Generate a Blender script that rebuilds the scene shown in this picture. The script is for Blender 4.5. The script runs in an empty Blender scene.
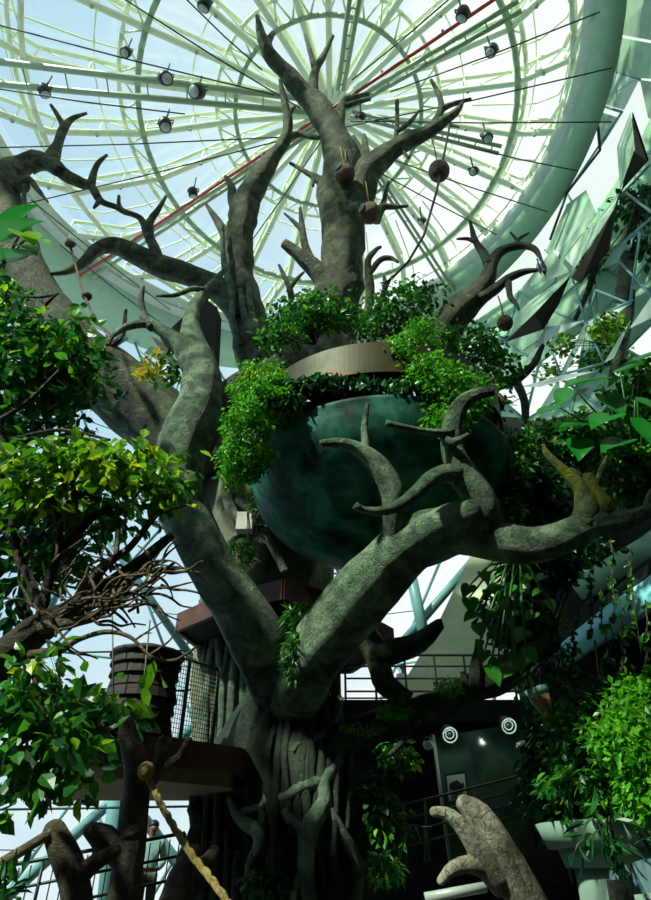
import bpy, math, random
import numpy as np
from mathutils import Vector, Matrix, noise
SC = bpy.context.scene
COL = SC.collection
PI = math.pi
R = random.Random(7)
NR = np.random.default_rng(11)
CAM = Vector((0, 0, 1.7))
PITCH = math.radians(35)
CP, SP = math.cos(PITCH), math.sin(PITCH)
F = 600.0

# ---------------------------------------------------------------- survey helpers
def ray(px, py):
    x = (px-325.5)/F; v = (450-py)/F
    return Vector((x, CP-v*SP, SP+v*CP))
def at(px, py, Y):
    d = ray(px, py)
    return CAM+d*(Y/d.y)
def atz(px, py, z):
    d = ray(px, py)
    return CAM+d*((z-CAM.z)/d.z)
def mpp(px, py, Y):
    return Y/ray(px, py).y/F
BC = Vector((-2.1, 12.2, 0))
def atc(px, py, rad):
    d = ray(px, py); o = CAM-BC
    a = d.x**2+d.y**2; b = 2*(o.x*d.x+o.y*d.y); c = o.x**2+o.y**2-rad*rad
    t = (-b+math.sqrt(max(b*b-4*a*c, 0)))/(2*a)
    return CAM+d*t

# ---------------------------------------------------------------- objects
ROOT = {}
def tag(o, label, cat, group=None, kind=None):
    if label: o['label'] = label
    if cat: o['category'] = cat
    if group: o['group'] = group
    if kind: o['kind'] = kind
    return o
def thing(name, label, cat, loc, group=None):
    o = bpy.data.objects.new(name, None); COL.objects.link(o)
    o.empty_display_size = .2
    o.location = loc; ROOT[o] = Vector(loc)
    return tag(o, label, cat, group)
class MB:
    def __init__(s): s.v = []; s.f = []
    def add(s, v, f):
        n = len(s.v); s.v.extend([tuple(p) for p in v]); s.f.extend([tuple(i+n for i in q) for q in f])
    def build(s, name, mat, parent=None, loc=None, smooth=True, label=None):
        if parent is not None: off = ROOT[parent]
        elif loc is not None: off = Vector(loc)
        else: off = Vector((0, 0, 0))
        me = bpy.data.meshes.new(name)
        A = np.array(s.v, dtype=float)-np.array(off)
        me.from_pydata(A.tolist(), [], s.f)
        if smooth: me.polygons.foreach_set('use_smooth', [True]*len(me.polygons))
        me.update()
        o = bpy.data.objects.new(name, me); COL.objects.link(o)
        me.materials.append(mat)
        ROOT[o] = off
        if parent is not None: o.parent = parent
        else: o.location = off
        if label: o['label'] = label
        return o

def crom(P, n):
    out = []
    L = len(P)
    for i in range(L-1):
        p0 = P[max(i-1, 0)]; p1 = P[i]; p2 = P[i+1]; p3 = P[min(i+2, L-1)]
        k = n[i] if isinstance(n, list) else n
        for j in range(k):
            t = j/k
            q = []
            for a, b, c, d in zip(p0, p1, p2, p3):
                q.append(.5*((2*b)+(-a+c)*t+(2*a-5*b+4*c-d)*t*t+(-a+3*b-3*c+d)*t**3))
            out.append(q)
    out.append(list(P[-1]))
    return out
def tube(mb, pts, seg=10, rough=0., ridge=0., nr=5, freq=1.2, step=.6, cap=True, round_end=False, maxseg=14):
    """pts: list of (Vector, radius); smooth, optionally gnarled tube"""
    P = [(p.x, p.y, p.z, r) for p, r in pts]
    n = []
    for i in range(len(P)-1):
        d = math.dist(P[i][:3], P[i+1][:3]); rr = max((P[i][3]+P[i+1][3])/2, .004)
        n.append(int(min(max(d/(rr*step*2), 1), maxseg)) if step else 1)
    Q = crom(P, n) if len(P) > 2 else ([P[0]]+[[P[0][k]+(P[1][k]-P[0][k])*j/n[0] for k in range(4)] for j in range(1, n[0])]+[P[1]])
    C = [Vector(q[:3]) for q in Q]; rad = [max(q[3], .002) for q in Q]
    if round_end:
        t = (C[-1]-C[-2]).normalized(); r = rad[-1]
        C += [C[-1]+t*r*.45, C[-1]+t*r*.8]; rad += [r*.85, r*.45]
    ph = R.random()*100
    t = (C[1]-C[0]).normalized()
    u = t.orthogonal().normalized()
    V = []
    for i, c in enumerate(C):
        t2 = (C[min(i+1, len(C)-1)]-C[max(i-1, 0)]).normalized()
        u = (u-t2*u.dot(t2)).normalized(); w = t2.cross(u)
        for k in range(seg):
            a = 2*PI*k/seg
            dr = u*math.cos(a)+w*math.sin(a)
            r = rad[i]
            if rough:
                r *= 1+rough*noise.noise((c+dr*r)*freq/max(.25, 1)+Vector((ph, 0, 0)))*1.6+rough*.6*noise.noise((c+dr*r)*freq*3.1)
            if ridge:
                r *= 1+ridge*math.sin(nr*a+2.5*noise.noise(c*.6+Vector((0, ph, 0))))+ridge*.5*math.sin((nr*2+1)*a+3*noise.noise(c*.9))
            V.append(c+dr*r)
    Fs = []
    m = len(C)
    for i in range(m-1):
        for k in range(seg):
            a = i*seg+k; b = i*seg+(k+1) % seg
            Fs.append((a, b, b+seg, a+seg))
    if cap:
        Fs.append(tuple(range(seg-1, -1, -1))); Fs.append(tuple((m-1)*seg+k for k in range(seg)))
    mb.add(V, Fs)
def bar(mb, a, b, r, seg=6):
    tube(mb, [(Vector(a), r), (Vector(b), r)], seg=seg, step=0)
def strip(mb, a, b, w, h, up=Vector((0, 0, 1))):
    """square bar from a to b"""
    a = Vector(a); b = Vector(b); t = (b-a).normalized()
    s = t.cross(up)
    if s.length < 1e-4: s = t.orthogonal()
    s = s.normalized()*w/2; u = s.cross(t).normalized()*h/2
    V = [a-s-u, a+s-u, a+s+u, a-s+u, b-s-u, b+s-u, b+s+u, b-s+u]
    mb.add(V, [(3, 2, 1, 0), (4, 5, 6, 7), (0, 1, 5, 4), (1, 2, 6, 5), (2, 3, 7, 6), (3, 0, 4, 7)])
def box(mb, c, sx, sy, sz, rz=0, bev=0):
    M = Matrix.Rotation(rz, 3, 'Z')
    V = [Vector(c)+M@Vector((x*sx/2, y*sy/2, z*sz/2)) for z in (-1, 1) for x, y in ((-1, -1), (1, -1), (1, 1), (-1, 1))]
    mb.add(V, [(3, 2, 1, 0), (4, 5, 6, 7), (0, 1, 5, 4), (1, 2, 6, 5), (2, 3, 7, 6), (3, 0, 4, 7)])
def lathe(mb, prof, c, seg=32, tilt=None, wob=0):
    """prof: (radius, z)"""
    M = tilt or Matrix.Identity(3)
    V = []
    for r, z in prof:
        for k in range(seg):
            a = 2*PI*k/seg
            p = Vector((r*math.cos(a), r*math.sin(a), z))
            if wob: p *= 1+wob*noise.noise(p*2.3+Vector(c))
            V.append(Vector(c)+M@p)
    n = len(prof); Fs = []
    for i in range(n-1):
        for k in range(seg):
            a = i*seg+k; b = i*seg+(k+1) % seg
            Fs.append((a, b, b+seg, a+seg))
    if prof[0][0] > 1e-4: Fs.append(tuple(range(seg-1, -1, -1)))
    if prof[-1][0] > 1e-4: Fs.append(tuple((n-1)*seg+k for k in range(seg)))
    mb.add(V, Fs)
def torus(mb, c, Rr, r, M=None, seg=28, s2=8):
    M = M or Matrix.Identity(3)
    V = []
    for i in range(seg):
        a = 2*PI*i/seg
        for k in range(s2):
            b = 2*PI*k/s2
            V.append(Vector(c)+M@Vector(((Rr+r*math.cos(b))*math.cos(a), (Rr+r*math.cos(b))*math.sin(a), r*math.sin(b))))
    mb.add(V, [(i*s2+k, ((i+1) % seg)*s2+k, ((i+1) % seg)*s2+(k+1) % s2, i*s2+(k+1) % s2) for i in range(seg) for k in range(s2)])
def ball(mb, c, r, sx=1, sy=1, sz=1, seg=16, wob=0, M=None):
    prof = [(max(r*math.sin(PI*i/8), 1e-5), -r*math.cos(PI*i/8)) for i in range(9)]
    S = Matrix.Diagonal((sx, sy, sz))
    lathe(mb, prof, c, seg, (M or Matrix.Identity(3))@S, wob)
def prism(mb, pts, thick, direction=None):
    """solid plate from a 3D polygon outline"""
    pts = [Vector(p) for p in pts]
    n = (pts[1]-pts[0]).cross(pts[2]-pts[0]).normalized() if direction is None else Vector(direction).normalized()
    m = len(pts)
    V = pts+[p+n*thick for p in pts]
    Fs = [tuple(range(m-1, -1, -1)), tuple(range(m, 2*m))]+[(i, (i+1) % m, m+(i+1) % m, m+i) for i in range(m)]
    mb.add(V, Fs)

# ---------------------------------------------------------------- leaves
TEMPL = {
 'leaf': ([(0, 0, 0), (-.26, .3, .05), (-.27, .6, .03), (0, 1, -.12), (.27, .6, .03), (.26, .3, .05), (0, .45, -.02)],
          [(0, 6, 1), (1, 6, 2), (2, 6, 3), (3, 6, 4), (4, 6, 5), (5, 6, 0)]),
 'long': ([(0, 0, 0), (-.12, .3, .03), (-.1, .65, .0), (0, 1, -.2), (.1, .65, .0), (.12, .3, .03), (0, .45, -.03)],
          [(0, 6, 1), (1, 6, 2), (2, 6, 3), (3, 6, 4), (4, 6, 5), (5, 6, 0)]),
 'small': ([(0, 0, 0), (-.3, .5, .04), (0, 1, -.05), (.3, .5, .04)], [(0, 2, 1), (0, 3, 2)]),
 'heart': (lambda O: (O+[(0, .25, -.03), (0, .6, -.07)], [(i, 18, i+1) for i in range(0, 4)]+[(4, 18, 19), (14, 19, 18)]+[(i, 19, i+1) for i in range(4, 14)]+[(i, 18, (i+1) % 18) for i in range(14, 18)]))(
          [(0, .1, 0), (-.1, -.04, .02), (-.24, -.08, .04), (-.37, -.02, .06), (-.45, .12, .07), (-.46, .3, .06), (-.4, .5, .04), (-.29, .7, .01), (-.14, .9, -.06), (0, 1.08, -.17), (.14, .9, -.06), (.29, .7, .01), (.4, .5, .04), (.46, .3, .06), (.45, .12, .07), (.37, -.02, .06), (.24, -.08, .04), (.1, -.04, .02)]),
}
def leaves(mb, P, T, N, S, kind='leaf'):
    """P base, T tip direction, N face normal, S size - arrays"""
    tv, tf = TEMPL[kind]; tv = np.array(tv)
    T = T/np.linalg.norm(T, axis=1, keepdims=True)
    X = np.cross(T, N); X /= np.linalg.norm(X, axis=1, keepdims=True)+1e-9
    N = np.cross(X, T)
    V = P[:, None, :]+S[:, None, None]*(tv[None, :, 0, None]*X[:, None, :]+tv[None, :, 1, None]*T[:, None, :]+tv[None, :, 2, None]*N[:, None, :])
    n0 = len(mb.v); m = len(tv)
    mb.v.extend(map(tuple, V.reshape(-1, 3).tolist()))
    for i in range(len(P)):
        b = n0+i*m
        mb.f.extend([tuple(b+k for k in q) for q in tf])
def cloud(px, py, Y, rx, ry, dep, n, shell=.35):
    """n points filling a rounded mass that covers rx, ry photo pixels at distance Y"""
    u = NR.normal(size=(n, 3)); u /= np.linalg.norm(u, axis=1, keepdims=True)
    rr = (shell+(1-shell)*NR.random(n))**.6
    u = u*rr[:, None]
    out = np.zeros((n, 3))
    c = at(px, py, Y); s = mpp(px, py, Y)
    out[:, 0] = c.x+u[:, 0]*rx*s
    ax = np.array((0, -SP, CP)); az = np.array((0, CP, SP))
    out[:, 1] = c.y; out[:, 2] = c.z
    out[:, 1:] += (u[:, 1]*ry*s)[:, None]*ax[None, 1:]+(u[:, 2]*dep)[:, None]*az[None, 1:]
    return out, u
def foliage(mb, px, py, Y, rx, ry, dep, n, size, kind='leaf', droop=.3, up=.7, clump=0):
    if clump:
        C, u0 = cloud(px, py, Y, rx, ry, dep, clump, .2)
        idx = NR.integers(0, clump, n)
        d = NR.normal(size=(n, 3)); d /= np.linalg.norm(d, axis=1, keepdims=True)
        spread = size*1.5
        P = C[idx]+d*spread*(NR.random((n, 1))**.5)*np.array((1, 1, .7)); u = d*.7+u0[idx]*.3
    else:
        P, u = cloud(px, py, Y, rx, ry, dep, n)
    T = u*np.array((1, 1, .5))+NR.normal(size=(n, 3))*.45; T[:, 2] -= droop
    N = NR.normal(size=(n, 3))*.5; N[:, 2] += up
    S = size*NR.uniform(.6, 1.25, n)
    leaves(mb, P-0*T, T, N, S, kind)
    return P

# ---------------------------------------------------------------- materials
def newmat(name):
    m = bpy.data.materials.new(name); m.use_nodes = True
    nt = m.node_tree; nt.nodes.clear()
    o = nt.nodes.new('ShaderNodeOutputMaterial')
    return m, nt, o
def ramp(nt, fac, stops):
    r = nt.nodes.new('ShaderNodeValToRGB')
    e = r.color_ramp.elements
    while len(e) < len(stops): e.new(.5)
    for i, (p, c) in enumerate(stops): e[i].position = p; e[i].color = (*c, 1)
    nt.links.new(fac, r.inputs[0]); return r.outputs[0]
def nz(nt, scale, detail=4, rough=.55, vec=None, dist=0):
    n = nt.nodes.new('ShaderNodeTexNoise'); n.inputs['Scale'].default_value = scale
    n.inputs['Detail'].default_value = detail; n.inputs['Roughness'].default_value = rough; n.inputs['Distortion'].default_value = dist
    if vec: nt.links.new(vec, n.inputs['Vector'])
    return n.outputs['Fac']
def objco(nt, sc=(1, 1, 1)):
    t = nt.nodes.new('ShaderNodeTexCoord'); m = nt.nodes.new('ShaderNodeMapping'); m.inputs['Scale'].default_value = sc
    nt.links.new(t.outputs['Object'], m.inputs[0]); return m.outputs[0]
def bump(nt, h, strength, dist=.05):
    b = nt.nodes.new('ShaderNodeBump'); b.inputs['Strength'].default_value = strength; b.inputs['Distance'].default_value = dist
    nt.links.new(h, b.inputs['Height']); return b.outputs[0]
def surf(name, stops, scale=2., rough=.6, metal=0., bscale=None, bstr=.4, bdist=.04, stretch=(1, 1, 1), dist=0., spec=.4, detail=6):
    m, nt, o = newmat(name)
    p = nt.nodes.new('ShaderNodeBsdfPrincipled')
    co = objco(nt, stretch)
    f = nz(nt, scale, detail, .6, co, dist)
    nt.links.new(ramp(nt, f, stops), p.inputs['Base Color'])
    p.inputs['Roughness'].default_value = rough; p.inputs['Metallic'].default_value = metal
    p.inputs['Specular IOR Level'].default_value = spec
    if bscale: nt.links.new(bump(nt, nz(nt, bscale, 6, .65, co, .4), bstr, bdist), p.inputs['Normal'])
    nt.links.new(p.outputs[0], o.inputs[0]); return m
def leafmat(name, stops, trans=.35, rough=.35, spec=.4):
    m, nt, o = newmat(name)
    g = nt.nodes.new('ShaderNodeNewGeometry')
    c = ramp(nt, g.outputs['Random Per Island'], stops)
    p = nt.nodes.new('ShaderNodeBsdfPrincipled'); p.inputs['Roughness'].default_value = rough
    p.inputs['Specular IOR Level'].default_value = spec
    t = nt.nodes.new('ShaderNodeBsdfTranslucent')
    mx = nt.nodes.new('ShaderNodeMixShader'); mx.inputs[0].default_value = trans
    nt.links.new(c, p.inputs['Base Color']); nt.links.new(c, t.inputs[0])
    nt.links.new(p.outputs[0], mx.inputs[1]); nt.links.new(t.outputs[0], mx.inputs[2])
    nt.links.new(mx.outputs[0], o.inputs[0]); return m
def barkmat(name, c0, c1, c2, moss=None, mscale=.7, mth=.6, bstr=.9, scale=2.6, rough=.65, spec=.35, cracks=False):
    m, nt, o = newmat(name)
    p = nt.nodes.new('ShaderNodeBsdfPrincipled')
    co = objco(nt)
    f = nz(nt, scale, 8, .65, co, .6)
    c = ramp(nt, f, [(.36, c0), (.5, c1), (.64, c2)])
    if moss:
        mm = nt.nodes.new('ShaderNodeMix'); mm.data_type = 'RGBA'
        g = nz(nt, mscale, 6, .7, co, .3)
        mr = nt.nodes.new('ShaderNodeMapRange'); mr.inputs[1].default_value = mth; mr.inputs[2].default_value = mth+.1
        nt.links.new(g, mr.inputs[0]); nt.links.new(mr.outputs[0], mm.inputs[0])
        nt.links.new(c, mm.inputs[6]); mm.inputs[7].default_value = (*moss, 1); c = mm.outputs[2]
    if cracks:
        vo = nt.nodes.new('ShaderNodeTexVoronoi'); vo.feature = 'DISTANCE_TO_EDGE'; vo.inputs['Scale'].default_value = 17
        mo = nt.nodes.new('ShaderNodeMapping'); mo.inputs['Scale'].default_value = (1, 1, .3); mo.inputs['Rotation'].default_value = (0, .55, 0)
        dn = nt.nodes.new('ShaderNodeTexNoise'); dn.inputs['Scale'].default_value = 5; nt.links.new(co, dn.inputs['Vector'])
        dm = nt.nodes.new('ShaderNodeMix'); dm.data_type = 'VECTOR'; dm.inputs[0].default_value = .12; nt.links.new(co, dm.inputs[4]); nt.links.new(dn.outputs['Color'], dm.inputs[5])
        nt.links.new(dm.outputs[1], mo.inputs[0]); nt.links.new(mo.outputs[0], vo.inputs['Vector'])
        cr = nt.nodes.new('ShaderNodeMapRange'); cr.inputs[1].default_value = .0; cr.inputs[2].default_value = .05; nt.links.new(vo.outputs['Distance'], cr.inputs[0])
        mc = nt.nodes.new('ShaderNodeMix'); mc.data_type = 'RGBA'; nt.links.new(cr.outputs[0], mc.inputs[0]); mc.inputs[6].default_value = (.07, .065, .045, 1); nt.links.new(c, mc.inputs[7]); c = mc.outputs[2]
    nt.links.new(c, p.inputs['Base Color'])
    h = nt.nodes.new('ShaderNodeMath'); h.operation = 'ADD'
    nt.links.new(nz(nt, 5, 8, .7, co, 1.2), h.inputs[0]); nt.links.new(nz(nt, 18, 6, .7, co, .6), h.inputs[1])
    nt.links.new(bump(nt, h.outputs[0], bstr, .13), p.inputs['Normal'])
    p.inputs['Roughness'].default_value = rough; p.inputs['Specular IOR Level'].default_value = spec
    nt.links.new(p.outputs[0], o.inputs[0]); return m
def flat(name, c, rough=.5, metal=0., spec=.4):
    v = .88
    return surf(name, [(.35, tuple(x*v for x in c)), (.65, c)], 3., rough, metal, spec=spec)

M = {}
M['bark'] = barkmat('tree_bark', (.012, .016, .007), (.055, .072, .034), (.15, .185, .09), moss=(.10, .15, .02), mth=.62)
M['barkd'] = barkmat('dark_bark', (.008, .012, .006), (.036, .05, .026), (.085, .11, .055), moss=(.035, .07, .012), mth=.58)
M['barkp'] = barkmat('pale_bark', (.016, .034, .018), (.09, .155, .09), (.25, .36, .22), moss=(.24, .30, .012), mth=.60, mscale=.55)
M['mossy'] = barkmat('mossy_bark', (.05, .08, .03), (.14, .19, .10), (.25, .34, .2), moss=(.33, .36, .012), mth=.37, mscale=1.6)
M['root'] = barkmat('root_bark', (.05, .09, .06), (.14, .21, .15), (.25, .33, .24), scale=2.5)
M['trunk'] = barkmat('trunk_bark', (.005, .009, .005), (.022, .038, .022), (.07, .10, .065), moss=(.03, .07, .015), mth=.56, scale=1.1)
M['rock'] = barkmat('pale_trunk_bark', (.09, .10, .06), (.22, .24, .16), (.36, .37, .27), moss=(.10, .13, .03), scale=.9)
M['twig'] = barkmat('twig_bark', (.07, .055, .03), (.16, .12, .07), (.27, .21, .13), scale=6)
M['brown'] = barkmat('brown_bark', (.02, .015, .01), (.06, .045, .028), (.13, .10, .06), scale=3)
M['drift'] = barkmat('driftwood', (.10, .09, .06), (.26, .25, .18), (.42, .41, .31), scale=4, bstr=.7, cracks=True)
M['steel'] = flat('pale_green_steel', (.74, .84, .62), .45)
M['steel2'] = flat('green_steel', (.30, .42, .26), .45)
M['teal'] = flat('teal_steel', (.16, .36, .36), .4)
M['red'] = flat('red_steel', (.45, .05, .04), .5)
M['black'] = flat('black_metal', (.008, .012, .012), .45)
M['cable'] = flat('dark_cable', (.012, .02, .02), .5)
M['mint'] = flat('mint_plaster', (.34, .55, .37), .7)
M['white'] = flat('white_panel', (.58, .68, .58), .6)
M['panelg'] = flat('pale_green_panel', (.33, .47, .34), .6)
M['under'] = flat('fin_shade_and_hood_brown', (.022, .013, .009), .8)  # painted-in shade on the fin undersides, and the hood's own dark brown
M['cream'] = flat('cream_wall', (.62, .68, .46), .7)
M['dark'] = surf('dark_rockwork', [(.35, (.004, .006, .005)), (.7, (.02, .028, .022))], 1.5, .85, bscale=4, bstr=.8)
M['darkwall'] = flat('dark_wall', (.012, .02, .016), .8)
M['bowl'] = surf('verdigris_bronze', [(.36, (.002, .024, .018)), (.5, (.012, .10, .070)), (.64, (.05, .24, .17))], 1.5, .62, .05, 7, .3, .02, dist=.6, spec=.2)
M['hoop'] = surf('aged_brass', [(.34, (.012, .018, .008)), (.5, (.04, .040, .015)), (.64, (.07, .036, .013))], 1.4, .5, .35, 9, .15, .01, dist=.4)
M['soil'] = surf('soil', [(.4, (.005, .006, .004)), (.7, (.02, .018, .01))], 6, .95)
M['rust'] = surf('rust_red_steel', [(.3, (.05, .022, .018)), (.55, (.12, .05, .04)), (.75, (.17, .09, .07))], 1.6, .6, .2, 8, .2, .01)
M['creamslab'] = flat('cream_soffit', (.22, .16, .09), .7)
M['slat'] = surf('brown_boards', [(.3, (.008, .006, .005)), (.6, (.026, .018, .014)), (.75, (.05, .036, .028))], 3, .7, stretch=(1, 1, 6), bscale=12)
M['rail'] = flat('dark_rail', (.03, .045, .04), .4, .5)
M['railp'] = flat('olive_rail', (.10, .11, .07), .5, .3)
M['mintfas'] = surf('mint_fascia', [(.3, (.24, .48, .33)), (.6, (.34, .6, .43)), (.8, (.4, .65, .47))], 1.2, .6)
M['bluefas'] = surf('light_blue_fascia', [(.3, (.16, .56, .66)), (.6, (.28, .74, .82)), (.8, (.45, .82, .88))], 1.5, .45)
M['tier'] = flat('grey_green_concrete', (.17, .27, .21), .75)
M['bluegrey'] = surf('blue_grey_metal', [(.3, (.04, .09, .11)), (.7, (.10, .19, .21))], 3, .5, stretch=(6, 6, .4))
M['coco'] = barkmat('coconut_husk', (.035, .024, .015), (.10, .068, .042), (.16, .115, .075), scale=9)
M['clay'] = barkmat('brown_gourd', (.06, .03, .015), (.17, .09, .045), (.26, .16, .09), scale=5)
M['rope'] = surf('rope', [(.35, (.16, .11, .03)), (.65, (.36, .28, .10))], 14, .85, bscale=30, bstr=.8)
M['roped'] = surf('dark_rope', [(.35, (.012, .012, .01)), (.65, (.04, .04, .03))], 14, .85)
M['paper'] = flat('sign_paper', (.68, .75, .65), .6)
M['fish'] = flat('dark_fish_print', (.02, .035, .05), .6)
M['ring'] = flat('grey_ring', (.42, .48, .44), .4, .1)
M['brass'] = flat('green_brass', (.10, .13, .05), .4, .6)
M['boxpale'] = flat('pale_box', (.50, .52, .46), .6)
M['skin'] = flat('skin', (.22, .12, .08), .5)
M['hair'] = flat('black_hair', (.008, .007, .006), .5)
M['shirt'] = surf('pale_teal_shirt', [(.35, (.20, .36, .36)), (.65, (.30, .48, .47))], 4, .8, bscale=9, bstr=.3)
M['robe'] = surf('white_cotton', [(.35, (.72, .76, .76)), (.65, (.85, .88, .88))], 4, .8, bscale=9, bstr=.3)
M['trouser'] = flat('grey_cloth', (.06, .075, .07), .8)
M['bird'] = flat('blue_black_feathers', (.012, .02, .06), .4)
M['shade'] = flat('tan_cone', (.35, .18, .08), .6)
M['turq'] = flat('turquoise_rim', (.25, .5, .46), .5)
M['mesh'] = flat('wire', (.12, .11, .06), .5, .4)
M['floorm'] = surf('concrete_floor', [(.3, (.05, .055, .05)), (.7, (.09, .10, .09))], 1.5, .8)
M['lf_bright'] = leafmat('bright_leaf', [(0, (.02, .09, .008)), (.35, (.06, .22, .012)), (.75, (.24, .50, .012)), (1, (.55, .66, .02))], .45)
M['lf_mid'] = leafmat('mid_leaf', [(0, (.008, .07, .012)), (.5, (.025, .16, .02)), (.85, (.08, .30, .025)), (1, (.2, .45, .03))], .4)
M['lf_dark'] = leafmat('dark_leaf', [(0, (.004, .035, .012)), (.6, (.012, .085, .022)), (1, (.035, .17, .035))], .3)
M['lf_fern'] = leafmat('fern_leaf', [(0, (.03, .17, .01)), (.5, (.07, .34, .015)), (1, (.18, .52, .025))], .45)
M['lf_big'] = leafmat('philodendron_leaf', [(0, (.006, .085, .014)), (.6, (.012, .17, .02)), (1, (.03, .27, .026))], .35, .3)
M['lf_yel'] = leafmat('yellow_leaf', [(0, (.30, .34, .01)), (.6, (.50, .48, .015)), (1, (.55, .36, .02))], .4)

def glassmat():
    m, nt, o = newmat('roof_glass')
    t = nt.nodes.new('ShaderNodeBsdfTransparent'); t.inputs[0].default_value = (.93, .97, .95, 1)
    g = nt.nodes.new('ShaderNodeBsdfGlossy'); g.inputs['Roughness'].default_value = .08; g.inputs[0].default_value = (.8, .95, .9, 1)
    mx = nt.nodes.new('ShaderNodeMixShader'); mx.inputs[0].default_value = .05
    nt.links.new(t.outputs[0], mx.inputs[1]); nt.links.new(g.outputs[0], mx.inputs[2]); nt.links.new(mx.outputs[0], o.inputs[0])
    return m
M['glass'] = glassmat()
def tankmat():
    m, nt, o = newmat('dark_exhibit_glass')
    p = nt.nodes.new('ShaderNodeBsdfPrincipled'); p.inputs['Roughness'].default_value = .12
    co = objco(nt)
    nt.links.new(ramp(nt, nz(nt, 1.6, 3, .5, co), [(.35, (.03, .07, .055)), (.55, (.07, .13, .10)), (.7, (.06, .10, .035))]), p.inputs['Base Color'])
    nt.links.new(p.outputs[0], o.inputs[0]); return m
M['tank'] = tankmat()
# ================================================================ camera, sky, sun
cd = bpy.data.cameras.new('camera'); cam = bpy.data.objects.new('camera', cd); COL.objects.link(cam)
cam.location = CAM; cam.rotation_euler = (PI/2+PITCH, 0, 0)
cd.sensor_fit = 'VERTICAL'; cd.sensor_height = 36; cd.sensor_width = 26.04; cd.lens = F/900*36
cd.clip_end = 500
SC.camera = cam
w = bpy.data.worlds.new('sky'); SC.world = w; w.use_nodes = True
nt = w.node_tree; nt.nodes.clear()
wo = nt.nodes.new('ShaderNodeOutputWorld'); bg = nt.nodes.new('ShaderNodeBackground')
tc = nt.nodes.new('ShaderNodeTexCoord')
mp = nt.nodes.new('ShaderNodeMapping'); mp.inputs['Scale'].default_value = (1, 1, 1)
nt.links.new(tc.outputs['Generated'], mp.inputs[0])
n1 = nt.nodes.new('ShaderNodeTexNoise'); n1.inputs['Scale'].default_value = 2.6; n1.inputs['Detail'].default_value = 7; n1.inputs['Roughness'].default_value = .55
nt.links.new(mp.outputs[0], n1.inputs['Vector'])
sx = nt.nodes.new('ShaderNodeSeparateXYZ'); nt.links.new(tc.outputs['Generated'], sx.inputs[0])
ma = nt.nodes.new('ShaderNodeMath'); ma.operation = 'MULTIPLY_ADD'; ma.inputs[1].default_value = .85; ma.inputs[2].default_value = .05
nt.links.new(sx.outputs['X'], ma.inputs[0])
mb_ = nt.nodes.new('ShaderNodeMath'); mb_.operation = 'ADD'
nt.links.new(ma.outputs[0], mb_.inputs[0]); nt.links.new(n1.outputs['Fac'], mb_.inputs[1])
rp = nt.nodes.new('ShaderNodeValToRGB')
e = rp.color_ramp.elements
e[0].position = .30; e[0].color = (.50, .73, .88, 1)
e[1].position = .66; e[1].color = (1.0, 1.03, 1.03, 1)
m_ = e.new(.52); m_.color = (.70, .85, .93, 1)
mz = nt.nodes.new('ShaderNodeMapRange'); mz.inputs[1].default_value = .0; mz.inputs[2].default_value = .45; mz.inputs[3].default_value = .22; mz.inputs[4].default_value = 0
nt.links.new(sx.outputs['Z'], mz.inputs[0])
mc_ = nt.nodes.new('ShaderNodeMath'); mc_.operation = 'ADD'; nt.links.new(mb_.outputs[0], mc_.inputs[0]); nt.links.new(mz.outputs[0], mc_.inputs[1])
nt.links.new(mc_.outputs[0], rp.inputs[0]); nt.links.new(rp.outputs[0], bg.inputs[0])
bg.inputs[1].default_value = 1.08
nt.links.new(bg.outputs[0], wo.inputs[0])
sd = bpy.data.lights.new('sun', 'SUN'); so = bpy.data.objects.new('sun', sd); COL.objects.link(so)
sd.energy = 7.6; sd.angle = math.radians(2.5); sd.color = (.96, 1, .82)
so.rotation_euler = Vector((.50, .46, -.73)).to_track_quat('-Z', 'Y').to_euler()
so.location = (-6, 4, 40)
SC.view_settings.view_transform = 'Standard'; SC.view_settings.look = 'None'
SC.view_settings.exposure = 0; SC.view_settings.gamma = 1

# ================================================================ building shell
def struct(o): o['kind'] = 'structure'; return o
m = MB(); lathe(m, [(16.4, -.3), (16.4, 0)], BC, 64); struct(m.build('floor', M['floorm'], smooth=False))
def polar(phi, rad, z): return Vector((BC.x+rad*math.sin(phi), BC.y+rad*math.cos(phi), z))
def arcwall(name, mat, a0, a1, r0, r1, z0, z1, seg=2):
    m = MB(); n = max(int((a1-a0)/seg), 2); V = []
    for i in range(n+1):
        a = math.radians(a0+(a1-a0)*i/n)
        V += [polar(a, r0, z0), polar(a, r1, z0), polar(a, r1, z1), polar(a, r0, z1)]
    Fs = [(i*4+k, i*4+(k+1) % 4, i*4+4+(k+1) % 4, i*4+4+k) for i in range(n) for k in range(4)]
    Fs += [(0, 1, 2, 3), (n*4+3, n*4+2, n*4+1, n*4)]
    m.add(V, Fs); return struct(m.build(name, mat, smooth=False))
WR = 15.6
arcwall('wall_right', M['dark'], 38, 150, WR, WR+.4, 0, 14)
arcwall('wall_front', M['darkwall'], 150, 198, WR, WR+.4, 0, 22)
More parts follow.
